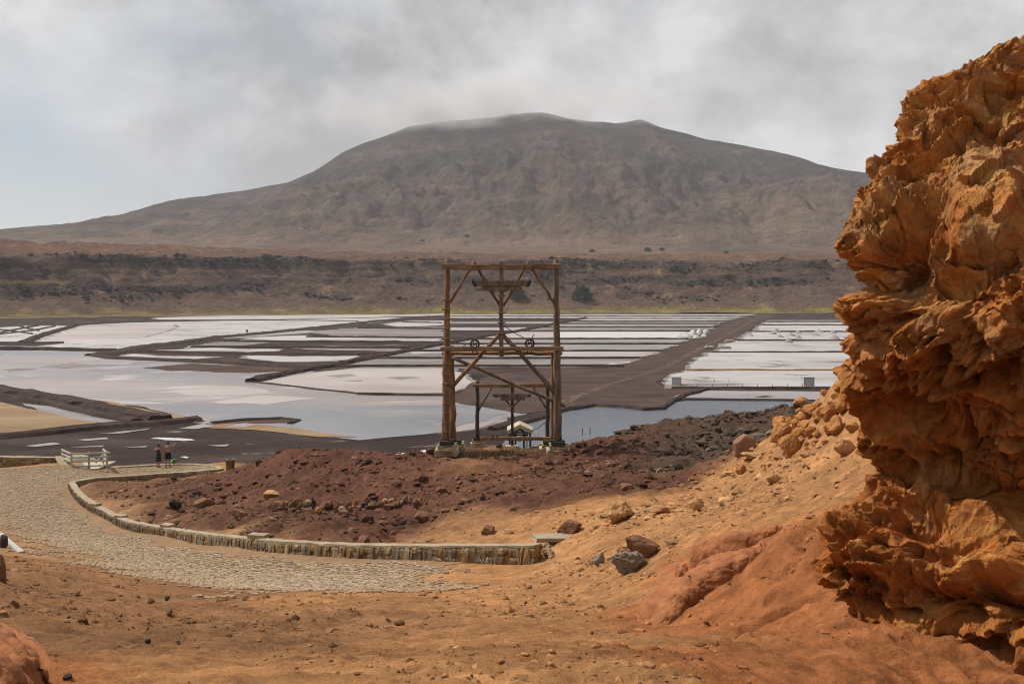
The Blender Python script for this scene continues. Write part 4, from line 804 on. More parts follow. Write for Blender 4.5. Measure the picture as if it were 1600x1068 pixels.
# ------------------------------------------------------------------ low stone walls
WH = .46
stone_v = []
for s in range(6): v, f = box((0, 0, 0), (1, 1, 1), 0, .34, .16, 70 + s); stone_v.append((v, f))
stone_m = [material('wall_stone_%s' % n_, a, b, scale=6, detail=8, rough=.94, bump=.7, bscale=22, bdist=.02, spec=.15) for n_, a, b in (('ochre', (.26, .155, .07), (.40, .255, .12)), ('brown', (.17, .115, .07), (.27, .19, .115)), ('grey', (.20, .165, .125), (.33, .275, .205)), ('tan', (.34, .245, .145), (.48, .36, .22)))]
stone_me = {}
for i, (v, f) in enumerate(stone_v):
    for j, m in enumerate(stone_m):
        me = bpy.data.meshes.new('stone'); me.from_pydata([tuple(q) for q in v], [], [tuple(int(k) for k in q) for q in f]); me.materials.append(m); me.update(); stone_me[i, j] = me
def low_wall(name, line, height, label, face, n_core=90, thick=.27, step=(.06, .17), courses=1, limit=300, cap_t=.055, groundline=None):
    """core of mortar, coping of cement, upright stones on the face the photograph shows"""
    L_ = spline(np.asarray(line), n_core) if len(line) > 3 else np.asarray(line)
    root = empty(name, L_[len(L_) // 2] - [0, 0, height], label, 'wall')
    d = np.gradient(L_, axis=0); d[:, 2] = 0; d /= np.linalg.norm(d, axis=1)[:, None]; nn = np.stack([d[:, 1], -d[:, 0], 0 * d[:, 0]], 1) * face
    def band(o0, o1, z0, z1):
        prof = [(o0, z0), (o0, z1), (o1, z1), (o1, z0)]
        V = np.stack([L_ + nn * a + np.array([0, 0, b]) for a, b in prof], 1); n = len(L_)
        f = []
        for i in range(n - 1):
            for j in range(4): k = (j + 1) % 4; f.append((i * 4 + j, i * 4 + k, i * 4 + 4 + k, i * 4 + 4 + j))
        return V.reshape(-1, 3), f + [(0, 1, 2, 3), ((n - 1) * 4 + 3, (n - 1) * 4 + 2, (n - 1) * 4 + 1, (n - 1) * 4)]
    part(root, 'core', band(-thick / 2, thick / 2 + .02, -height - .5, -cap_t), stone_m[1])
    cv, cf = band(-thick / 2 - .03, thick / 2 + .03, -cap_t, 0); cv = cv + .035 * np.stack([fbm(cv * 2.2, 3, 1), fbm(cv * 2.2, 3, 2), .7 * fbm(cv * 1.8, 3, 3)], 1)
    part(root, 'coping', (cv, cf), m_cope)
    t = np.r_[0, np.cumsum(np.linalg.norm(np.diff(L_, axis=0), axis=1))]; pos = 0; items = []
    while pos < t[-1]:
        wd = random.uniform(*step); c = np.array([np.interp(pos + wd / 2, t, L_[:, i]) for i in range(3)]); n1_ = np.array([np.interp(pos + wd / 2, t, nn[:, i]) for i in range(3)])
        zt = -cap_t
        for cidx in range(courses):
            hh = (height - cap_t) / courses; cut = random.uniform(.3, .7) if random.random() < .5 else None
            segs = [(zt, zt - hh - .03)] if cut is None else [(zt, zt - hh * cut), (zt - hh * cut, zt - hh - .03)]
            for za, zb in segs: items.append((c + n1_ * (thick / 2 - .03 + random.uniform(-.03, .03)) + [0, 0, (za + zb) / 2], (wd * 1.04, .2, (za - zb) * 1.03), math.atan2(n1_[1], n1_[0]) + math.pi / 2))
            zt -= hh
        pos += wd
    items.sort(key=lambda q: q[0][1])                # nearest first: these show largest
    rest = []
    for i, (c, s, rz) in enumerate(items):
        a, b = random.randrange(6), random.choices(range(4), (4, 4, 2, 2))[0]
        if i < limit:
            o = bpy.data.objects.new('stone', stone_me[a, b]); C.objects.link(o); o.parent = root; o.location = Vector(c) - root.location; o.scale = s; o.rotation_euler = (random.uniform(-.12, .12), random.uniform(-.16, .16), rz)
        else:
            v = stone_v[a][0] * s; ca, sa = math.cos(rz), math.sin(rz); rest.append((np.c_[v[:, 0] * ca - v[:, 1] * sa, v[:, 0] * sa + v[:, 1] * ca, v[:, 2]] + c, stone_v[a][1]))
    if rest: kind(part(root, 'far_stones', join(*rest), stone_m[1]), 'stuff')
    return root
front = low_wall('stone_wall', wall_pts, WH, 'long low curving stone wall with pale coping beside the cobbled path', 1, 150)
for a, b, d, wpx in [(150, 787.5, 54.2, 13), (189, 806, 49, 17), (262, 820.5, 43, 19), (404, 836.5, 33.8, 30)]:
    c = pix(a, b, d); part(front, 'cap_block', box(c, (wpx * d / F, .36, .12), -.5 if a < 300 else -.3, .15, .03, int(a)), m_cope)
# broken end of the wall
o = mesh_obj('fallen_slab', *box((0, 0, 0), (1.05, .55, .10), .15, .2, .05, 3), m_cope, smooth=False); o.location = hit(866, 846) + [0, 0, .10]; o.rotation_euler = (0, .04, .1)
tag(o, 'thin pale slab lying at the broken right end of the wall', 'slab')
for i in range(14):
    rock(842 + random.uniform(-4, 24), 872 - random.uniform(0, 18), random.uniform(8, 15), random.uniform(6, 11), random.choice(['tan', 'grey', 'brown']), 'loose stone tumbled at the broken right end of the wall', 700 + i, name='stone', sub=2, planes=8, rot=random.uniform(0, 6), group='stones at the broken wall end')
low_wall('stone_wall', back_pts, .42, 'low stone wall between viewing platform and red stony ground', 1, 50, .3, (.18, .3), limit=70)
low_wall('stone_wall', far_pts, .26, 'low rounded kerb wall round the far edge of viewing platform', 1, 60, .3, (.2, .35), limit=90)
left_pts = np.array([pix(-130, 708, 74), pix(-40, 711, 74.2), pix(30, 713, 74.6), pix(90, 713.5, 75.2)])
LWALL = low_wall('retaining_wall', left_pts, 1.02, 'brown stone retaining wall left of the white railing', 1, 40, .5, (.22, .4), courses=3, limit=140, cap_t=.07)
# sloping pale coping at its right end
a0, a1 = pix(92, 713.5, 75.1), pix(104, 735, 72.6)
part(LWALL, 'end_coping', tube(course(a0, a1, 4), 1, sq=(.26, .08, .02)), m_cope)
o = mesh_obj('kerb', *tube([hit(-14, 832) + [0, 0, .02], hit(2, 838) + [0, 0, .04], hit(14, 850) + [0, 0, .04], hit(26, 860) + [0, 0, .03], hit(34, 864) + [0, 0, -.03]], 1, sq=(.09, .09, .02)), m_white, smooth=False)
tag(o, 'white painted kerb at the left edge of cobbled path', 'kerb')

# ------------------------------------------------------------------ landing with railing
zp = pix(140, 734, 72.4)[2]
lo = empty('wooden_landing', pix(138, 732, 74.5), 'pale plank landing behind the white railing', 'deck')
x0, x1 = pix(104, 700, 74)[0], pix(165, 700, 74)[0]
for i in range(13):
    yy = 72.9 + i * .31; part(lo, 'plank', box(((x0 + x1) / 2, yy, zp + .02 - .012 * i + (.004 if i % 2 else 0)), ((x1 - x0) * (1 - .02 * i), .295, .06), 0, .1, .02, i), m_cream)
hp = empty('sand_heap', (pix(125, 720, 77.2)[0], 77.0, zp - .1), 'low pale heap at far end of the plank landing', 'heap')
t_ = np.linspace(0, 1, 10); rr2 = []
def mound(c, rx_, ry_, h, nr=9, na=22, seed=0, sharp=1.3, amp=.12):
    V = [np.array(c) + [0, 0, h]]; f = []
    for i in range(1, nr + 1):
        for j in range(na):
            t = i / nr; a = j / na * 6.2832; k = 1 + amp * math.sin(3 * a + seed) + amp * .6 * math.sin(7 * a + seed * 2.1)
            V.append(np.array(c) + [math.cos(a) * rx_ * t * k, math.sin(a) * ry_ * t * k, h * (1 - t ** sharp) * (1 + .0 * k) - (.15 if i == nr else 0)])
    V = np.array(V); V = V + .06 * h * np.stack([fbm(V * (2.5 / h), 3, seed), fbm(V * (2.5 / h), 3, seed + 1), fbm(V * (2.5 / h), 3, seed + 2)], 1)
    for j in range(na): f.append((0, 1 + j, 1 + (j + 1) % na))
    for i in range(nr - 1):
        for j in range(na): a, b = 1 + i * na + j, 1 + i * na + (j + 1) % na; f.append((a, a + na, b + na, b))
    return V, f
part(hp, 'mound', mound(hp.location, 1.4, .5, .45, seed=3, sharp=1.8), m_cream, smooth=True)
rl = empty('white_railing', pix(139, 735, 72.3), 'white wooden railing round the pale landing', 'railing')
def rp(px, yrow, d): return pix(px, yrow, d)
for px_ in (111.5, 139, 167): part(rl, 'post', tube([rp(px_, 735.5 - (px_ - 111) * .05, 72.3), rp(px_, 706.5 - (px_ - 111) * .035, 72.3)], 1, sq=(.055, .055, .01)), m_white)
for px_, yb_, yt_ in ((97, 724, 701), (161.5, 728, 700.5)): part(rl, 'post', tube([rp(px_, yb_, 75.2), rp(px_, yt_, 75.2)], 1, sq=(.05, .05, .01)), m_white)
for yr in (709, 715, 721.3, 728.5):
    part(rl, 'rail', tube(course(rp(110, yr, 72.24), rp(172, yr - 2.0, 72.24), 3), 1, sq=(.045, .06 if yr < 710 else .045, .01)), m_cream if yr < 710 else m_white)
    if yr < 725:
        part(rl, 'rail', tube([rp(111, yr - .5, 72.3), rp(96.5, yr - 6.5, 75.2)], 1, sq=(.04, .06, .01)), m_white)
        part(rl, 'rail', tube([rp(168, yr - 1.5, 72.3), rp(161, yr - 7.5, 75.2)], 1, sq=(.04, .06, .01)), m_white)
part(rl, 'brace', tube([rp(150, 722, 73), rp(162.5, 708.5, 75)], 1, sq=(.035, .05, .01)), m_white)

# ------------------------------------------------------------------ litter bin of staves
bl = pix(360, 736.5, 70.5); bin_ = empty('litter_bin', bl, 'brown wooden litter bin at the tip of the viewing platform', 'bin')
for i in range(12):
    a = i / 12 * 6.2832; part(bin_, 'stave', tube([np.array(bl) + [.19 * math.cos(a), .19 * math.sin(a), -.1], np.array(bl) + [.25 * math.cos(a), .25 * math.sin(a), .80]], 1, sq=(.058, .018, .005)) , m_wood)
for zz_, r_ in ((.2, .225), (.62, .255)):
    t = np.linspace(0, 2 * math.pi, 25); part(bin_, 'hoop', tube(np.c_[bl[0] + r_ * np.cos(t), bl[1] + r_ * np.sin(t), bl[2] + zz_ + 0 * t], .012, 5, cap=False), m_iron)
t = np.linspace(0, 2 * math.pi, 25); part(bin_, 'rim', tube(np.c_[bl[0] + .26 * np.cos(t), bl[1] + .26 * np.sin(t), bl[2] + .80 + 0 * t], .03, 6, cap=False), m_conc)

# ------------------------------------------------------------------ cableway towers
def tower(nm, label, Y, g):
    """g: photo rows and columns of this tower"""
    k = Y / F; root = empty(nm, pix(g['cx'], g['base'], Y), label, 'tower', None)
    P = lambda x, y, dy=0.0: pix(x, y, Y) + np.array([0, dy, 0])
    return root, P, k
T1, P, k = tower('timber_tower', 'tall weathered timber cableway tower with cross beams and braces', 50, dict(cx=783, base=708))
part(T1, 'post', tube(course(P(696.5, 690), P(699, 403.5), 22, .012, 1), np.linspace(.185, .12, 22), 12, .06, 1), m_wood, True)
part(T1, 'post', tube(course(P(872, 692), P(868.4, 405.5), 22, .012, 2), np.linspace(.20, .118, 22), 12, .06, 2), m_woodg, True)
part(T1, 'rear_post', tube(course(P(706.5, 691, .75), P(703, 541, .75), 12, .012, 3), np.linspace(.16, .13, 12), 12, .06, 3), m_wood, True)
part(T1, 'rear_post', tube(course(P(865.5, 693, .75), P(866, 541, .75), 12, .012, 4), np.linspace(.15, .13, 12), 12, .06, 4), m_wood, True)
part(T1, 'hanging_post', tube(course(P(783.4, 557), P(783.4, 408), 12, .008, 5), 1, sq=(.098, .098, .02)), m_woodg)
part(T1, 'top_beam', tube(course(P(690.5, 416.6, -.22), P(877, 416.2, -.22), 12, .008, 6, .03), 1, sq=(.1, .125, .02)), m_woodh)
part(T1, 'middle_beam', tube(course(P(689, 544, -.26), P(880, 543.6, -.26), 12, .008, 7), 1, sq=(.09, .088, .015)), m_woodh)
part(T1, 'middle_log', tube(course(P(690, 553, .42), P(879, 552, .42), 16, .012, 8), np.linspace(.085, .1, 16), 10, .1, 8), m_woodh, True)
br = [((704, 471), (741, 408), 0, .065, m_wood), ((781, 478), (739, 407), .15, .06, m_woodg), ((786, 478), (827, 407), .15, .06, m_wood), ((865.5, 472), (824, 408), 0, .065, m_wood),
      ((781, 522), (704, 606), -.02, .095, m_wood), ((785, 522), (868, 614), -.02, .10, m_woodg), ((704, 559), (884, 636), .55, .08, m_woodg)]
for i, (a, b, dy, r_, m) in enumerate(br): part(T1, 'brace', tube(course(P(*a, dy), P(*b, dy), 10, .012, 20 + i), r_, 9, .10, 20 + i), m, True)
def bolts(root, pts, Y_):
    for x, y in pts: part(root, 'bolt', tube([pix(x, y, Y_) + [0, -.03, 0], pix(x, y, Y_) + [0, .03, 0]], .034, 7), m_iron)
bolts(T1, [(698.5, 417), (738, 417), (747, 417.5), (783, 418), (820, 417), (833, 416.5), (868, 416.5)], 49.66)
# yoke that carried the cables
yk = part(T1, 'yoke', join(tube(course(P(744, 442.7, -.3), P(823, 442.4, -.3), 6), 1, sq=(.10, .125, .02))), m_woodg)
part(T1, 'yoke_lower', tube(course(P(753, 450.6, -.24), P(815, 450.2, -.24), 6), 1, sq=(.09, .105, .02)), m_woodg)
for x, s in ((742.5, -1), (825, 1)):
    part(T1, 'cable_shoe', tube([P(x - s * 4, 445, -.3), P(x, 444, -.3), P(x + s * 3, 440, -.3), P(x + s * 2.4, 437, -.3)], [.11, .11, .075, .05], 8), m_dkwood)
bolts(T1, [(760, 442), (783, 442), (807, 441.8)], 49.57)
for y in (462, 488.5, 504, 521): part(T1, 'rung', tube([P(777.5, y, -.12), P(790, y - .3, -.12)], 1, sq=(.04, .035, .008)), m_wood)
for i, y in enumerate([468.7, 483.7, 498.5, 513, 528.7, 568.5, 584, 599, 615, 630, 645, 660, 674]):
    part(T1, 'rung', tube([P(692 - random.uniform(0, 1), y, -.17), P(704.5, y - .4, -.17)], 1, sq=(.04, .03, .008)), m_wood)
# pulley wheels with their forks
for i, (x, y) in enumerate(((742, 537), (827.5, 536))):
    t = np.linspace(0, 2 * math.pi, 21); c = P(x, y, -.15)
    w_ = part(T1, 'pulley', tube(np.c_[c[0] + .19 * np.cos(t), c[1] + 0 * t, c[2] + .19 * np.sin(t)], .05, 7, cap=False), m_iron, True)
    part(T1, 'hub', tube([c - [0, .13, 0], c + [0, .13, 0]], .06, 9), m_iron, parent=w_)
    for dx in (-.1, .1):
        part(T1, 'fork', tube([P(x, 551, -.2) + [dx, 0, 0], P(x, 531, -.2) + [dx * .6, 0, 0]], 1, sq=(.02, .05, .005)), m_dkwood, parent=w_)
    if i: part(T1, 'lever', tube([c + [0, -.15, .05], P(834, 521.5, -.3)], .022, 6), m_iron, parent=w_)
    else: part(T1, 'lever', tube([c + [0, -.15, .0], P(729, 537, -.3), P(724, 541, -.3)], .02, 6), m_iron, parent=w_)
part(T1, 'cable', tube(course(P(788, 509, -.1), P(825, 530, -.1), 6, 0, 0, .05), .02, 6), m_iron)
def footing(root, x, y, Y, s=1.0, seed=0):
    k_ = Y / F * s; P_ = lambda a, b, dy=0: pix(x + a * s, y + b * s, Y) + np.array([0, dy * s, 0])
    def slab(a0, a1, b0, b1, dy, th, m, nm):
        c = (P_(a0, b0, dy) + P_(a1, b1, dy)) / 2; part(root, nm, box(c, ((a1 - a0) * k_, th * s, (b1 - b0) * k_), random.uniform(-.03, .03), .12, .04, seed + abs(int(a0 * 7 + b0))), m)
    slab(-20, 20, 10, 22, .3, 1.5, m_conc, 'plinth'); slab(-15, -4, 2, 10.2, -.15, .42, m_conc, 'block'); slab(8, 17, 2, 10.2, -.15, .42, m_conc, 'block'); slab(-15, 17, 2.2, 10.1, .75, .4, m_conc, 'block')
    slab(-12, 12, -5, 2.2, -.3, .22, m_dkwood, 'clamp_timber'); slab(-12, 12, -5, 2.2, .35, .22, m_dkwood, 'clamp_timber'); slab(-8, 10, 9.0, 14, -.6, .3, m_wood, 'sleeper')
footing(T1, 698, 692, 50, .9, 11); footing(T1, 872, 693, 50, .9, 12)
footing(T1, 712, 690, 51.3, .75, 13); footing(T1, 858, 692, 51.3, .75, 14)

T2, P, k = tower('timber_tower', 'smaller dark timber tower lower down, seen between the tall tower legs', 77, dict(cx=800, base=697))
for i, x in enumerate((746, 855.6)): part(T2, 'post', tube(course(P(x - .3, 686), P(x + .2, 595.5 if i == 0 else 597), 14, .012, 40 + i), np.linspace(.15, .125, 14), 12, .05, 40 + i), m_dkwood, True)
part(T2, 'hanging_post', tube(course(P(800.5, 699), P(800.5, 603), 8), 1, sq=(.10, .10, .02)), m_dkwood)
part(T2, 'top_beam', tube(course(P(739, 601.8, -.2), P(862, 601.4, -.2), 8, .006, 43), 1, sq=(.10, .13, .02)), m_woodh)
for i, (a, b) in enumerate((((748, 641), (769, 603)), ((853, 637), (832, 603)), ((799, 634), (788, 623)), ((802, 634), (813, 623)))): part(T2, 'brace', tube(course(P(*a), P(*b), 6, .008, 50 + i), .07, 8, .08, 50 + i), m_woodg, True)
part(T2, 'yoke', tube(course(P(774, 617.3, -.28), P(826, 617, -.28), 5), 1, sq=(.10, .125, .02)), m_woodg)
part(T2, 'yoke_lower', tube(course(P(782, 622.6, -.24), P(820, 622.4, -.24), 5), 1, sq=(.09, .085, .02)), m_woodg)
for x, s in ((773, -1), (827, 1)): part(T2, 'cable_shoe', tube([P(x - s * 3, 618, -.28), P(x, 617.5, -.28), P(x + s * 2, 615, -.28)], [.11, .1, .06], 8), m_dkwood)
for y in (634, 643.5): part(T2, 'rung', tube([P(796.5, y, -.12), P(805, y - .2, -.12)], 1, sq=(.04, .035, .008)), m_wood)
part(T2, 'sill_beam', tube(course(P(750, 683.6, -.3), P(863, 684, -.3), 10, .006, 47), 1, sq=(.12, .12, .02)), m_wood)
for x in (770, 776): part(T2, 'cleat', box(P(x, 680.2, -.3), (.09, .2, .26), 0, .1), m_iron)
footing(T2, 746, 686, 77, .55, 21); footing(T2, 855, 687, 77, .55, 22)
part(T2, 'plinth', box(P(800.5, 699.5), (.95, .9, .32), 0, .1, .03, 4), m_conc)

# winch house at the foot of the slope
WY = 104.0; P = lambda x, y, dy=0.0: pix(x, y, WY) + np.array([0, dy, 0])
WH_ = empty('winch_shelter', (P(812, 705)[0], WY, 0), 'small open winch shelter with pale gabled roof at slope foot', 'shelter')
for x in (797, 806, 818, 828):
    for dy in (-.7, .9): b = P(x, 672, dy); part(WH_, 'post', tube([(b[0] * 1.0 + (-.12 if x < 812 else .12), b[1], .0), b], 1, sq=(.09, .09, .01)), m_dkwood)
for x, dx in ((800, 3), (824, -3)): part(WH_, 'brace', tube([P(x, 673, -.72), (P(x + dx, 700)[0], WY - .72, .5)], 1, sq=(.05, .05, .01)), m_woodg)
for s, m in ((-1, m_cream), (1, m_cream)):
    a, b = P(812.3, 660.5), P(812.3 + s * 19.5, 669.5); r_ = part(WH_, 'roof_panel', tube([a, b], 1, sq=(1.5, .05, .01)), m)
    part(WH_, 'fascia', tube([a + [0, -1.52, -.16], b + [0, -1.52, -.16]], 1, sq=(.03, .17, .01)), m_cream, parent=r_)
part(WH_, 'tie_beam', tube([P(795, 674, -.8), P(830, 674, -.8)], 1, sq=(.09, .1, .01)), m_woodh)
part(WH_, 'floor_beam', tube([P(795, 684.5, -.8), P(830, 684.5, -.8)], 1, sq=(.09, .11, .01)), m_wood)
t = np.linspace(0, 2 * math.pi, 25); c = P(812, 679, -.1); part(WH_, 'drum', tube(np.c_[c[0] + .5 * np.cos(t), c[1] + 0 * t, c[2] + .5 * np.sin(t)], .11, 7, cap=False), m_iron, True)
part(WH_, 'drum_axle', tube([P(799, 679, -.1), P(825, 679, -.1)], .07, 8), m_iron)
a, b = P(829, 672), pix(852, 659, 77)
o = mesh_obj('guy_cable', *tube(course(a, b, 10, 0, 0, .15), .028, 6), m_iron); tag(o, 'thin dark cable running from winch shelter up to small tower', 'cable')
# sticks and markers in the brine behind the towers
for i, (x, y, h_) in enumerate(((861, 671, .5), (910, 676, .4), (922, 675, .45))):
    c = floor_pt(x, y + 2); o = mesh_obj('stake', *tube([(0, 0, -.2), (0, 0, h_ + .25)], .06, 7), m_dkwood); o.location = c
    tag(o, ['dark stake in the water left of the tall tower leg', 'left one of two dark stakes in the water right of tower', 'right one of two dark stakes in the water right of tower'][i], 'stake')

# dry grass at the tall tower's foot
n = 5200; gx_ = []; r = np.random.default_rng(5)
bx = r.normal(0, 1, n) * 1.25 + pix(752, 0, 50.4)[0]; by = 50.4 + r.normal(0, .45, n); bz = ground(bx, by); hh = r.uniform(.10, .34, n) * np.clip(1.2 - np.abs(bx - pix(752, 0, 50.4)[0]) / 2.6, .3, 1); le = r.normal(0, .14, (n, 2)); aa = r.uniform(0, 3.14, n)
wv = np.stack([np.cos(aa), np.sin(aa), 0 * aa], 1) * .012; b3 = np.c_[bx, by, bz]
V = np.stack([b3 - wv, b3 + wv, b3 + np.c_[le, hh]], 1).reshape(-1, 3)
colg = np.where(r.random((n, 1)) < .5, np.array([(.27, .16, .06)]), np.array([(.15, .125, .06)])) * r.uniform(.6, 1.25, (n, 1))
m_grass = material('dry_grass', (.9, .9, .9), (1.1, 1.1, 1.1), attr=True, rough=.9)
g_ = kind(mesh_obj('dry_grass', V, np.arange(n * 3).reshape(n, 3), m_grass, np.repeat(colg, 3, 0), smooth=False), 'stuff')
g_['label'] = 'patch of dry brown grass at the foot of the tall tower'
# ================================================================== SALT HEAPS, SACKS, HUTS, POSTS
m_heap = material('heap_salt', (.30, .27, .25), (.46, .43, .41), scale=.8, rough=.9, bump=.5, bscale=3, bdist=.1)
m_sack = material('sack', (.42, .38, .33), (.56, .52, .46), scale=2, rough=.9, bump=.3, bscale=6)
m_hut = material('hut_white', (.46, .45, .44), (.58, .57, .56), scale=1.0, rough=.8, bump=.15)
m_dark = material('dark_opening', (.02, .018, .016), (.035, .03, .027), rough=.95)
ORD = ['first', 'second', 'third', 'fourth', 'fifth', 'sixth', 'seventh', 'eighth', 'ninth']
heaps = [(1172,525,14,5,'low grey salt heap at left end of the heaped pan'),(1207,522.5,14,6,'left one of the two upper salt heaps in the heaped pan'),(1213,519.5,17,7,'tallest dark salt heap in the upper left of heaped pan'),(1246.5,521,15,5,'salt heap in the middle of the upper row of heaps'),(1280,519.5,18,6,'wide salt heap right of middle in upper row of heaps'),(1273,524,18,5,'low wide salt heap just below the wide upper one'),(1302,521,14,6,'upper salt heap beside the cliff edge'),(1235,525,18,6,'wide salt heap in the middle of the pan'),(1218,527,15,5,'small salt heap left in the lower row'),(1247,528,14,5,'small dark salt heap in the lower row centre'),(1232,535.5,17,8,'pale salt heap alone in front of the other heaps'),(1304,530,18,8,'large salt heap half hidden by the cliff edge')]
def floor_mound(nm, x, y, wpx, hpx, m, label, cat, group, seed, sharp=1.15):
    c = floor_pt(x, y); s = c[1] / F; v = mound((0, 0, .02), wpx * s / 2, wpx * s / 2, hpx * s, 6, 16, seed, sharp, .1)
    o = mesh_obj(nm, *v, m); o.location = c; return tag(o, label, cat, group)
for i, (x, y, wd, h_, lb) in enumerate(heaps): floor_mound('salt_heap', x, y, wd, h_, m_heap, lb, 'salt heap', 'salt heaps on the right pans', i)
for i, (x, y, wd, h_) in enumerate([(1072,526,20,6),(1083,523,16,8),(1093,521,14,8),(1103,520,14,6),(1088,528,14,5),(1060,527,18,4),(1100,526,12,5)]):
    floor_mound('salt_heap', x, y, wd, h_, m_crust, ORD[[1, 2, 4, 6, 3, 0, 5][i]] + ' bright white salt heap from the left in the cluster left of the track', 'salt heap', 'white heaps left of the track', 30 + i, 1.6)
for j, (x, y, n_, lb) in enumerate([(1140,534.5,4,'sack of salt in the upper pile right of the track'),(1108,545,4,'sack of salt in the pile lying on the track'),(1132,545,7,'sack of salt in the long pile beside the track')]):
    for i in range(n_):
        c = floor_pt(x + (i - n_ / 2 + .5) * (18 / n_ if n_ > 4 else 3), y); v, f = rock_shape(1300 + j * 10 + i, 2, 20, .04); o = mesh_obj('salt_sack', v / np.abs(v).max(0) * [.75, .55, .55], f, m_sack); o.location = c + [0, 0, .42]; o.rotation_euler = (0, 0, random.uniform(-.4, .4)); tag(o, lb + ', ' + ORD[i] + ' from the left', 'sack', 'sacks of salt by the track')
def hut(x0, x1, yb, yt, label, openf):
    c = floor_pt((x0 + x1) / 2, yb); s = c[1] / F; wd, h_ = (x1 - x0) * s, (yb - yt) * s
    r = empty('white_hut', c, label, 'hut'); c = np.array(c)
    part(r, 'wall', box(c + [0, wd * .45, h_ * .47], (wd * .96, .12, h_ * .94), 0, .05), m_hut); part(r, 'wall', box(c + [-wd * .45, 0, h_ * .47], (.12, wd * .8, h_ * .94), 0, .05), m_hut); part(r, 'wall', box(c + [wd * .45, 0, h_ * .47], (.12, wd * .8, h_ * .94), 0, .05), m_hut)
    if not openf: part(r, 'front_wall', box(c + [0, -wd * .42, h_ * .49], (wd * .78, .1, h_ * .9), 0, .05), m_hut)
    part(r, 'roof', box(c + [0, 0, h_ * .97], (wd * 1.04, wd * 1.02, .09), 0, .1), m_hut); part(r, 'base', box(c + [0, 0, .06], (wd * 1.02, wd, .14), 0, .1), m_conc)
hut(1049, 1064, 601.5, 588, 'small white closed hut at left end of the white pan', False)
hut(1254, 1271, 605, 588, 'small white hut beside the cliff rubble at right end of the white pan', False)
pv, pf = tube([(0, 0, -.1), (0, 0, .62)], .045, 6); pme = None
for i in range(9):
    c = floor_pt(1066 + 23.5 * i, 606.3)
    if pme is None: o = mesh_obj('fence_post', pv, pf, m_dkwood); pme = o.data
    else: o = bpy.data.objects.new('fence_post', pme); C.objects.link(o)
    o.location = c + [0, 0, .15]; tag(o, ORD[i] + ' thin post from the left in the row along the dike before white pan', 'post', 'posts along the dike')
for i, (x, y) in enumerate([(1116,597),(1139,597)]):
    c = floor_pt(x, y); o = bpy.data.objects.new('fence_post', pme); C.objects.link(o); o.location = c; tag(o, ['left one of two small posts standing in the white pan', 'right one of two small posts standing in the white pan'][i], 'post')
c = floor_pt(386, 522.5); o = mesh_obj('marker_post', *join(tube([(0, 0, -.2), (0, 0, 1.5)], .16, 8), box((0, 0, 1.5), (.7, .5, .8), 0, .3)), m_dkwood, smooth=False); o.location = c; tag(o, 'tiny dark marker post on the far left dike', 'post')

# ------------------------------------------------------------------ shrubs
m_leaf = material('leaf', (.85, .85, .85), (1.15, 1.15, 1.15), scale=3, attr=True, rough=.8)
def on_grid(Xa, Ya, Za, x, y):
    k = np.argmin((Xa - x) ** 2 + (Ya - y) ** 2); return Za.ravel()[k]
def shrub(px, py, wpx, hpx, Y, Za, label, seed, col=(.06, .075, .03), cat='bush'):
    x = (px - 800) / F * Y; z = on_grid(*Za, x, Y); s = Y / F; wd, h_ = wpx * s, hpx * s
    r = np.random.default_rng(seed); root = empty('bush' if cat == 'bush' else 'tree', (x, Y, z - .15), label, cat, 'shrubs on the crater slopes'); base = np.array([x, Y, z - .15])
    for i in range(4):
        a = i * 1.57 + .4; part(root, 'trunk', tube([base, base + [wd * .10 * math.cos(a), wd * .10 * math.sin(a), h_ * .3], base + [wd * .26 * math.cos(a), wd * .26 * math.sin(a), h_ * .6]], [.03 * wd, .022 * wd, .01 * wd], 6), m_dkwood)
    n = 1100; u = r.normal(size=(n, 3)); u /= np.linalg.norm(u, axis=1)[:, None]; u[:, 2] = np.abs(u[:, 2]) * 1.0 - .12
    lob = 1 + .35 * fbm(u * 2.2 + seed, 3, seed % 40); rad = (r.random(n) ** .38) * lob; c = base + u * rad[:, None] * np.array([wd / 2, wd / 2, h_ * .86]) + [0, 0, h_ * .12]
    sz = wd * .05; t1 = r.normal(size=(n, 3)); t1 /= np.linalg.norm(t1, axis=1)[:, None]; t2 = np.cross(t1, r.normal(size=(n, 3))); t2 /= np.linalg.norm(t2, axis=1)[:, None]
    V = np.stack([c + t1 * sz, c + t2 * sz, c - t1 * sz, c - t2 * sz], 1).reshape(-1, 3)
    cc_ = np.array(col) * r.uniform(.55, 1.5, (n, 1)); o = mesh_obj('crown', V, np.arange(n * 4).reshape(n, 4), m_leaf, np.repeat(cc_, 4, 0), smooth=False, loc=base, parent=root)
WG = (Xc.ravel(), Yw.ravel(), Zw); MG = (Xm.ravel(), Ym.ravel(), Zm)
shrub(910, 480, 30, 26, 838, WG, 'round dark green bush right of the tall tower', 1, cat='bush')
shrub(808, 482, 26, 24, 836, WG, 'dark green bush behind the tall tower yoke', 2)
shrub(1172, 440, 13, 9, 872, WG, 'small green bush on the dark rock band', 3, (.07, .10, .035))
for i, (a, b, wd, Y, lb) in enumerate([(925,391,9,1400,'leftmost of three small shrubs on the plain above rim'),(1012,389,12,1450,'middle of three small shrubs on the plain above rim'),(1034,387,9,1500,'rightmost of three small shrubs on the plain above rim'),(1135,393,11,1300,'lone shrub on the plain near the cliff'),(730,372,8,1900,'tiny shrub at mountain foot left of centre'),(795,369,8,1950,'tiny shrub at mountain foot behind the tower'),(660,372,7,1900,'tiny shrub at mountain foot far left')]): shrub(a, b, wd, wd * .6, Y, MG, lb, 10 + i, (.075, .085, .04))

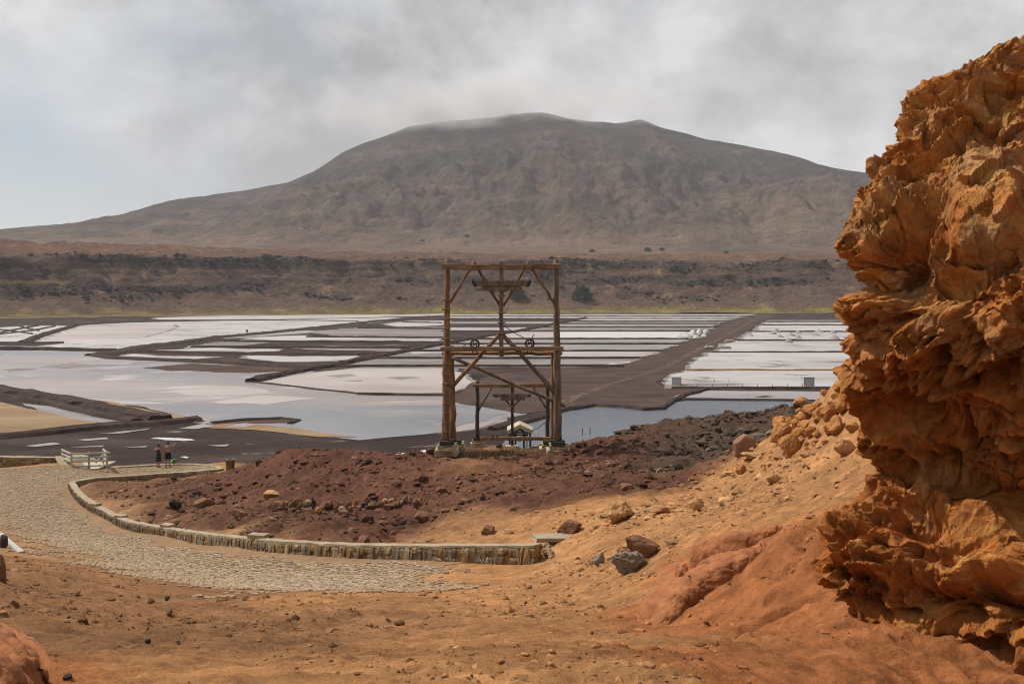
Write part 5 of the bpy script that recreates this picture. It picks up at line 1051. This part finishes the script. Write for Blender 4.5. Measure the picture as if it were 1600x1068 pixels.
# ================================================================== TWO VISITORS
def skin_body(name, V, E, root=0):
    """V: list of (x, y, z, rx, ry)"""
    bm = bmesh.new(); ly = bm.verts.layers.skin.verify(); vs = []
    for x, y, z, a, b in V: v = bm.verts.new((x, y, z)); v[ly].radius = (a, b); vs.append(v)
    for a, b in E: bm.edges.new((vs[a], vs[b]))
    vs[root][ly].use_root = True
    me = bpy.data.meshes.new(name); bm.to_mesh(me); bm.free(); o = bpy.data.objects.new(name, me); C.objects.link(o)
    o.modifiers.new('skin', 'SKIN').use_smooth_shade = True; s_ = o.modifiers.new('sub', 'SUBSURF'); s_.levels = 2; s_.render_levels = 2
    dg = bpy.context.evaluated_depsgraph_get(); ev = bpy.data.meshes.new_from_object(o.evaluated_get(dg)); bpy.data.objects.remove(o)
    v = np.array([q.co[:] for q in ev.vertices]); f = [tuple(p_.vertices) for p_ in ev.polygons]; bpy.data.meshes.remove(ev); return v, f
def hand(w_, d, side):
    d = np.asarray(d, float); d /= np.linalg.norm(d); s = np.cross(d, [0, 1, 0.2]); s /= np.linalg.norm(s); n = np.cross(s, d); out = []
    for i, (o_, l) in enumerate(((-.03, .065), (-.01, .078), (.01, .082), (.03, .07))):
        b = w_ + d * .075 + s * o_; out.append(tube([b - d * .02, b + d * l * .5 + n * .006, b + d * l + n * .022], [.0095, .009, .007], 7))
    b = w_ + d * .03 + s * .034 * side; out.append(tube([b, b + d * .03 + s * .025 * side, b + d * .062 + s * .036 * side], [.012, .011, .009], 7)); return out
def ellipsoid(c, r, sub=2): v, f = ICO[sub]; return v * np.asarray(r) + np.asarray(c), f
m_skin = material('skin', (.40, .20, .13), (.50, .27, .18), scale=8, rough=.6); m_hair = material('dark_hair', (.012, .009, .008), (.03, .022, .018), scale=20, rough=.6)
m_dress = material('green_dress', (.006, .014, .012), (.09, .16, .12), c3=(.010, .026, .020), scale=5.5, rough=.8, contrast=.3); m_short = material('black_shorts', (.008, .008, .009), (.02, .02, .022), scale=8, rough=.8); m_sole = material('sandal', (.02, .016, .014), (.05, .04, .035), scale=8)
def person(px, py, d, label, h, female, rz):
    foot = np.array([(px - 800) / F * d, d, 0.0]); foot[2] = base_z([foot[0]], [foot[1]])[0] + .045
    s = h / 1.78; w_ = .9 if female else 1.0
    V = [(0,0,.95,.150*w_,.112),(0,0,1.08,.128*w_,.095),(0,0,1.25,.155*w_,.108),(0,0,1.40,.150*w_,.095),(0,.005,1.50,.055,.055),(0,.02,1.57,.070,.078),(0,.03,1.66,.078,.095),(0,.02,1.735,.06,.07)]
    E = [(0,1),(1,2),(2,3),(3,4),(4,5),(5,6),(6,7)]
    for sg in (-1, 1):
        k0 = len(V); sp = .115 if not female else .075
        V += [(sg*.085,0,.88,.088,.092),(sg*sp,.012,.50,.056,.06),(sg*(sp+.005),-.02,.34,.052,.058),(sg*(sp+.01),-.02,.085,.034,.038),(sg*(sp+.015),.06,.035,.04,.028),(sg*(sp+.03),.14,.025,.036,.02)]
        E += [(0,k0)] + [(k0+i,k0+i+1) for i in range(5)]
    arms = [((-.19,0,1.40),(-.24,-.01,1.13),(-.25,.07,.90)), ((.19,0,1.41),(.42,.04,1.50),(.475,.12,1.70))] if not female else [((-.165,0,1.39),(-.40,.05,1.31),(-.17,.10,1.56)), ((.165,0,1.39),(.21,.05,1.15),(.17,.22,1.02))]
    tips = []
    for (a, b, c) in arms:
        k0 = len(V); a, b, c = map(np.array, (a, b, c)); dd = (c - b) / np.linalg.norm(c - b); pm = c + dd * .06
        V += [(*a,.056*w_,.056*w_),(*b,.040*w_,.042*w_),(*(b + (c - b) * .3),.041*w_,.041*w_),(*c,.026,.026),(*pm,.036,.018)]; E += [(3,k0),(k0,k0+1),(k0+1,k0+2),(k0+2,k0+3),(k0+3,k0+4)]; tips.append((c, dd))
    bv, bf = skin_body('body', V, E)
    bits = [(bv, bf)] + hand(*tips[0], 1) + hand(*tips[1], -1) + [tube([(0, .115, 1.65), (0, .145, 1.625)], [.012, .016], 7), ellipsoid((-.082, .02, 1.645), (.012, .022, .033), 1), ellipsoid((.082, .02, 1.645), (.012, .022, .033), 1), tube([(-.025, .118, 1.588), (.025, .118, 1.588)], .008, 6)]
    fw = lambda vf: (np.c_[np.asarray(vf[0])[:, 0] * math.cos(rz) - np.asarray(vf[0])[:, 1] * math.sin(rz), np.asarray(vf[0])[:, 0] * math.sin(rz) + np.asarray(vf[0])[:, 1] * math.cos(rz), np.asarray(vf[0])[:, 2]] * s + foot, vf[1])
    root = mesh_obj('person', *fw(join(*bits)), m_skin, loc=foot); tag(root, label, 'person', None)
    def pt(nm, vf, m): return mesh_obj(nm, *fw(vf), m, loc=foot, parent=root)
    hv, hf = ICO[3]; keep = hv.copy(); k = keep[:, 1] > .35; keep[k, 2] = np.maximum(keep[k, 2], .35); pt('hair', (keep * [.094, .112, .112] + [0, .012, 1.672], hf), m_hair)
    if female: pt('hair_knot', ellipsoid((0, -.085, 1.72), (.055, .05, .05)), m_hair)
    for sg in (-1, 1): pt('eye', ellipsoid((sg * .032, .112, 1.655), (.012, .008, .008), 1), m_hair)
    def rings(rs):
        n = 20; a = np.arange(n) / n * 2 * math.pi; Vv = np.concatenate([np.c_[x + rx_ * np.cos(a) * (1 + (0 if z > 1 else .06 * np.cos(5 * a))), y + ry_ * np.sin(a), z + 0 * a] for x, y, z, rx_, ry_ in rs]); f = [(i * n + j, i * n + (j + 1) % n, (i + 1) * n + (j + 1) % n, (i + 1) * n + j) for i in range(len(rs) - 1) for j in range(n)]; return Vv, f
    if female: pt('dress', rings([(0,0,1.37,.15,.112),(0,0,1.28,.158,.122),(0,0,1.12,.135,.11),(0,0,.98,.165,.135),(0,0,.85,.19,.155),(0,0,.65,.215,.165),(0,.01,.46,.225,.17)]), m_dress)
    else: pt('shorts', join(rings([(0,0,1.04,.150,.118),(0,0,.95,.172,.135),(0,0,.86,.185,.135),(0,0,.82,.16,.12)]), rings([(-.095,0,.88,.100,.115),(-.11,.005,.72,.108,.11),(-.12,.01,.56,.112,.11)]), rings([(.095,0,.88,.100,.115),(.11,.005,.72,.108,.11),(.12,.01,.56,.112,.11)])), m_short)
    for sg in (-1, 1): pt('sandal', box((sg * ((.075 if female else .115) + .02), .05, -.005), (.095, .27, .03), 0, .3), m_sole)
    return foot, root
person(262.5, 731, 75.3, 'person in black shorts, bare back, one arm raised on the viewing platform', 1.80, False, .12)
person(247.5, 731, 75.4, 'person in dark green dress with one hand at the face on the platform', 1.60, True, -.1)
# bag at their feet
c = np.array([(272.5 - 800) / F * 76.0, 76.0, 0]); c[2] = base_z([c[0]], [c[1]])[0] + .2
bg_ = empty('bag', c + [0, 0, .03], 'bright green and yellow bag standing on the kerb by the people', 'bag'); c = c + [0, 0, .2]
m_gr = material('bag_green', (.03, .22, .05), (.05, .30, .08), scale=4, rough=.7); m_ye = material('bag_yellow', (.55, .50, .04), (.62, .58, .07), scale=4, rough=.7)
v, f = rock_shape(5, 3, 30, .03); part(bg_, 'pouch', (v / np.abs(v).max(0) * [.24, .14, .20] + c, f), m_gr, True); part(bg_, 'side_pocket', (v / np.abs(v).max(0) * [.10, .15, .13] + c + [-.17, -.03, -.04], f), m_ye, True)
t = np.linspace(0, math.pi, 11); part(bg_, 'strap', tube(np.c_[c[0] + .11 * np.cos(t), c[1] + 0 * t, c[2] + .15 + .16 * np.sin(t)], .014, 6), m_gr)

# mist that hangs on the summit
def mist(c, r_, dens, seed, label):
    m = bpy.data.materials.new('summit_mist'); m.use_nodes = True; t = m.node_tree; t.nodes.clear(); k = t.links.new
    o = t.nodes.new('ShaderNodeOutputMaterial'); v = t.nodes.new('ShaderNodeVolumePrincipled'); v.inputs['Color'].default_value = (.97, .97, .98, 1)
    tcn = t.nodes.new('ShaderNodeTexCoord'); n = t.nodes.new('ShaderNodeTexNoise'); n.inputs['Scale'].default_value = .009; n.inputs['Detail'].default_value = 4; n.noise_dimensions = '4D'; n.inputs['W'].default_value = seed
    k(tcn.outputs['Object'], n.inputs['Vector'])
    mpn = t.nodes.new('ShaderNodeMapping'); mpn.inputs['Scale'].default_value = tuple(1 / q for q in r_); k(tcn.outputs['Object'], mpn.inputs[0])
    ln = t.nodes.new('ShaderNodeVectorMath'); ln.operation = 'LENGTH'; k(mpn.outputs[0], ln.inputs[0])
    fo = t.nodes.new('ShaderNodeMapRange'); fo.inputs['From Min'].default_value = 1; fo.inputs['From Max'].default_value = .25; k(ln.outputs['Value'], fo.inputs['Value'])
    rn = t.nodes.new('ShaderNodeMapRange'); rn.inputs['From Min'].default_value = .42; rn.inputs['From Max'].default_value = .68; k(n.outputs['Fac'], rn.inputs['Value'])
    mu = t.nodes.new('ShaderNodeMath'); mu.operation = 'MULTIPLY'; k(fo.outputs[0], mu.inputs[0]); k(rn.outputs[0], mu.inputs[1])
    m2 = t.nodes.new('ShaderNodeMath'); m2.operation = 'MULTIPLY'; k(mu.outputs[0], m2.inputs[0]); m2.inputs[1].default_value = dens; k(m2.outputs[0], v.inputs['Density']); k(v.outputs[0], o.inputs['Volume'])
    vv, ff = ICO[3]; ob = mesh_obj('mist', vv * np.array(r_), ff, m); ob.location = c; kind(ob, 'stuff'); ob['label'] = label
mist((-60, 2920, 505), (620, 340, 104), .015, 3.0, 'thin cloud clinging to the mountain summit')
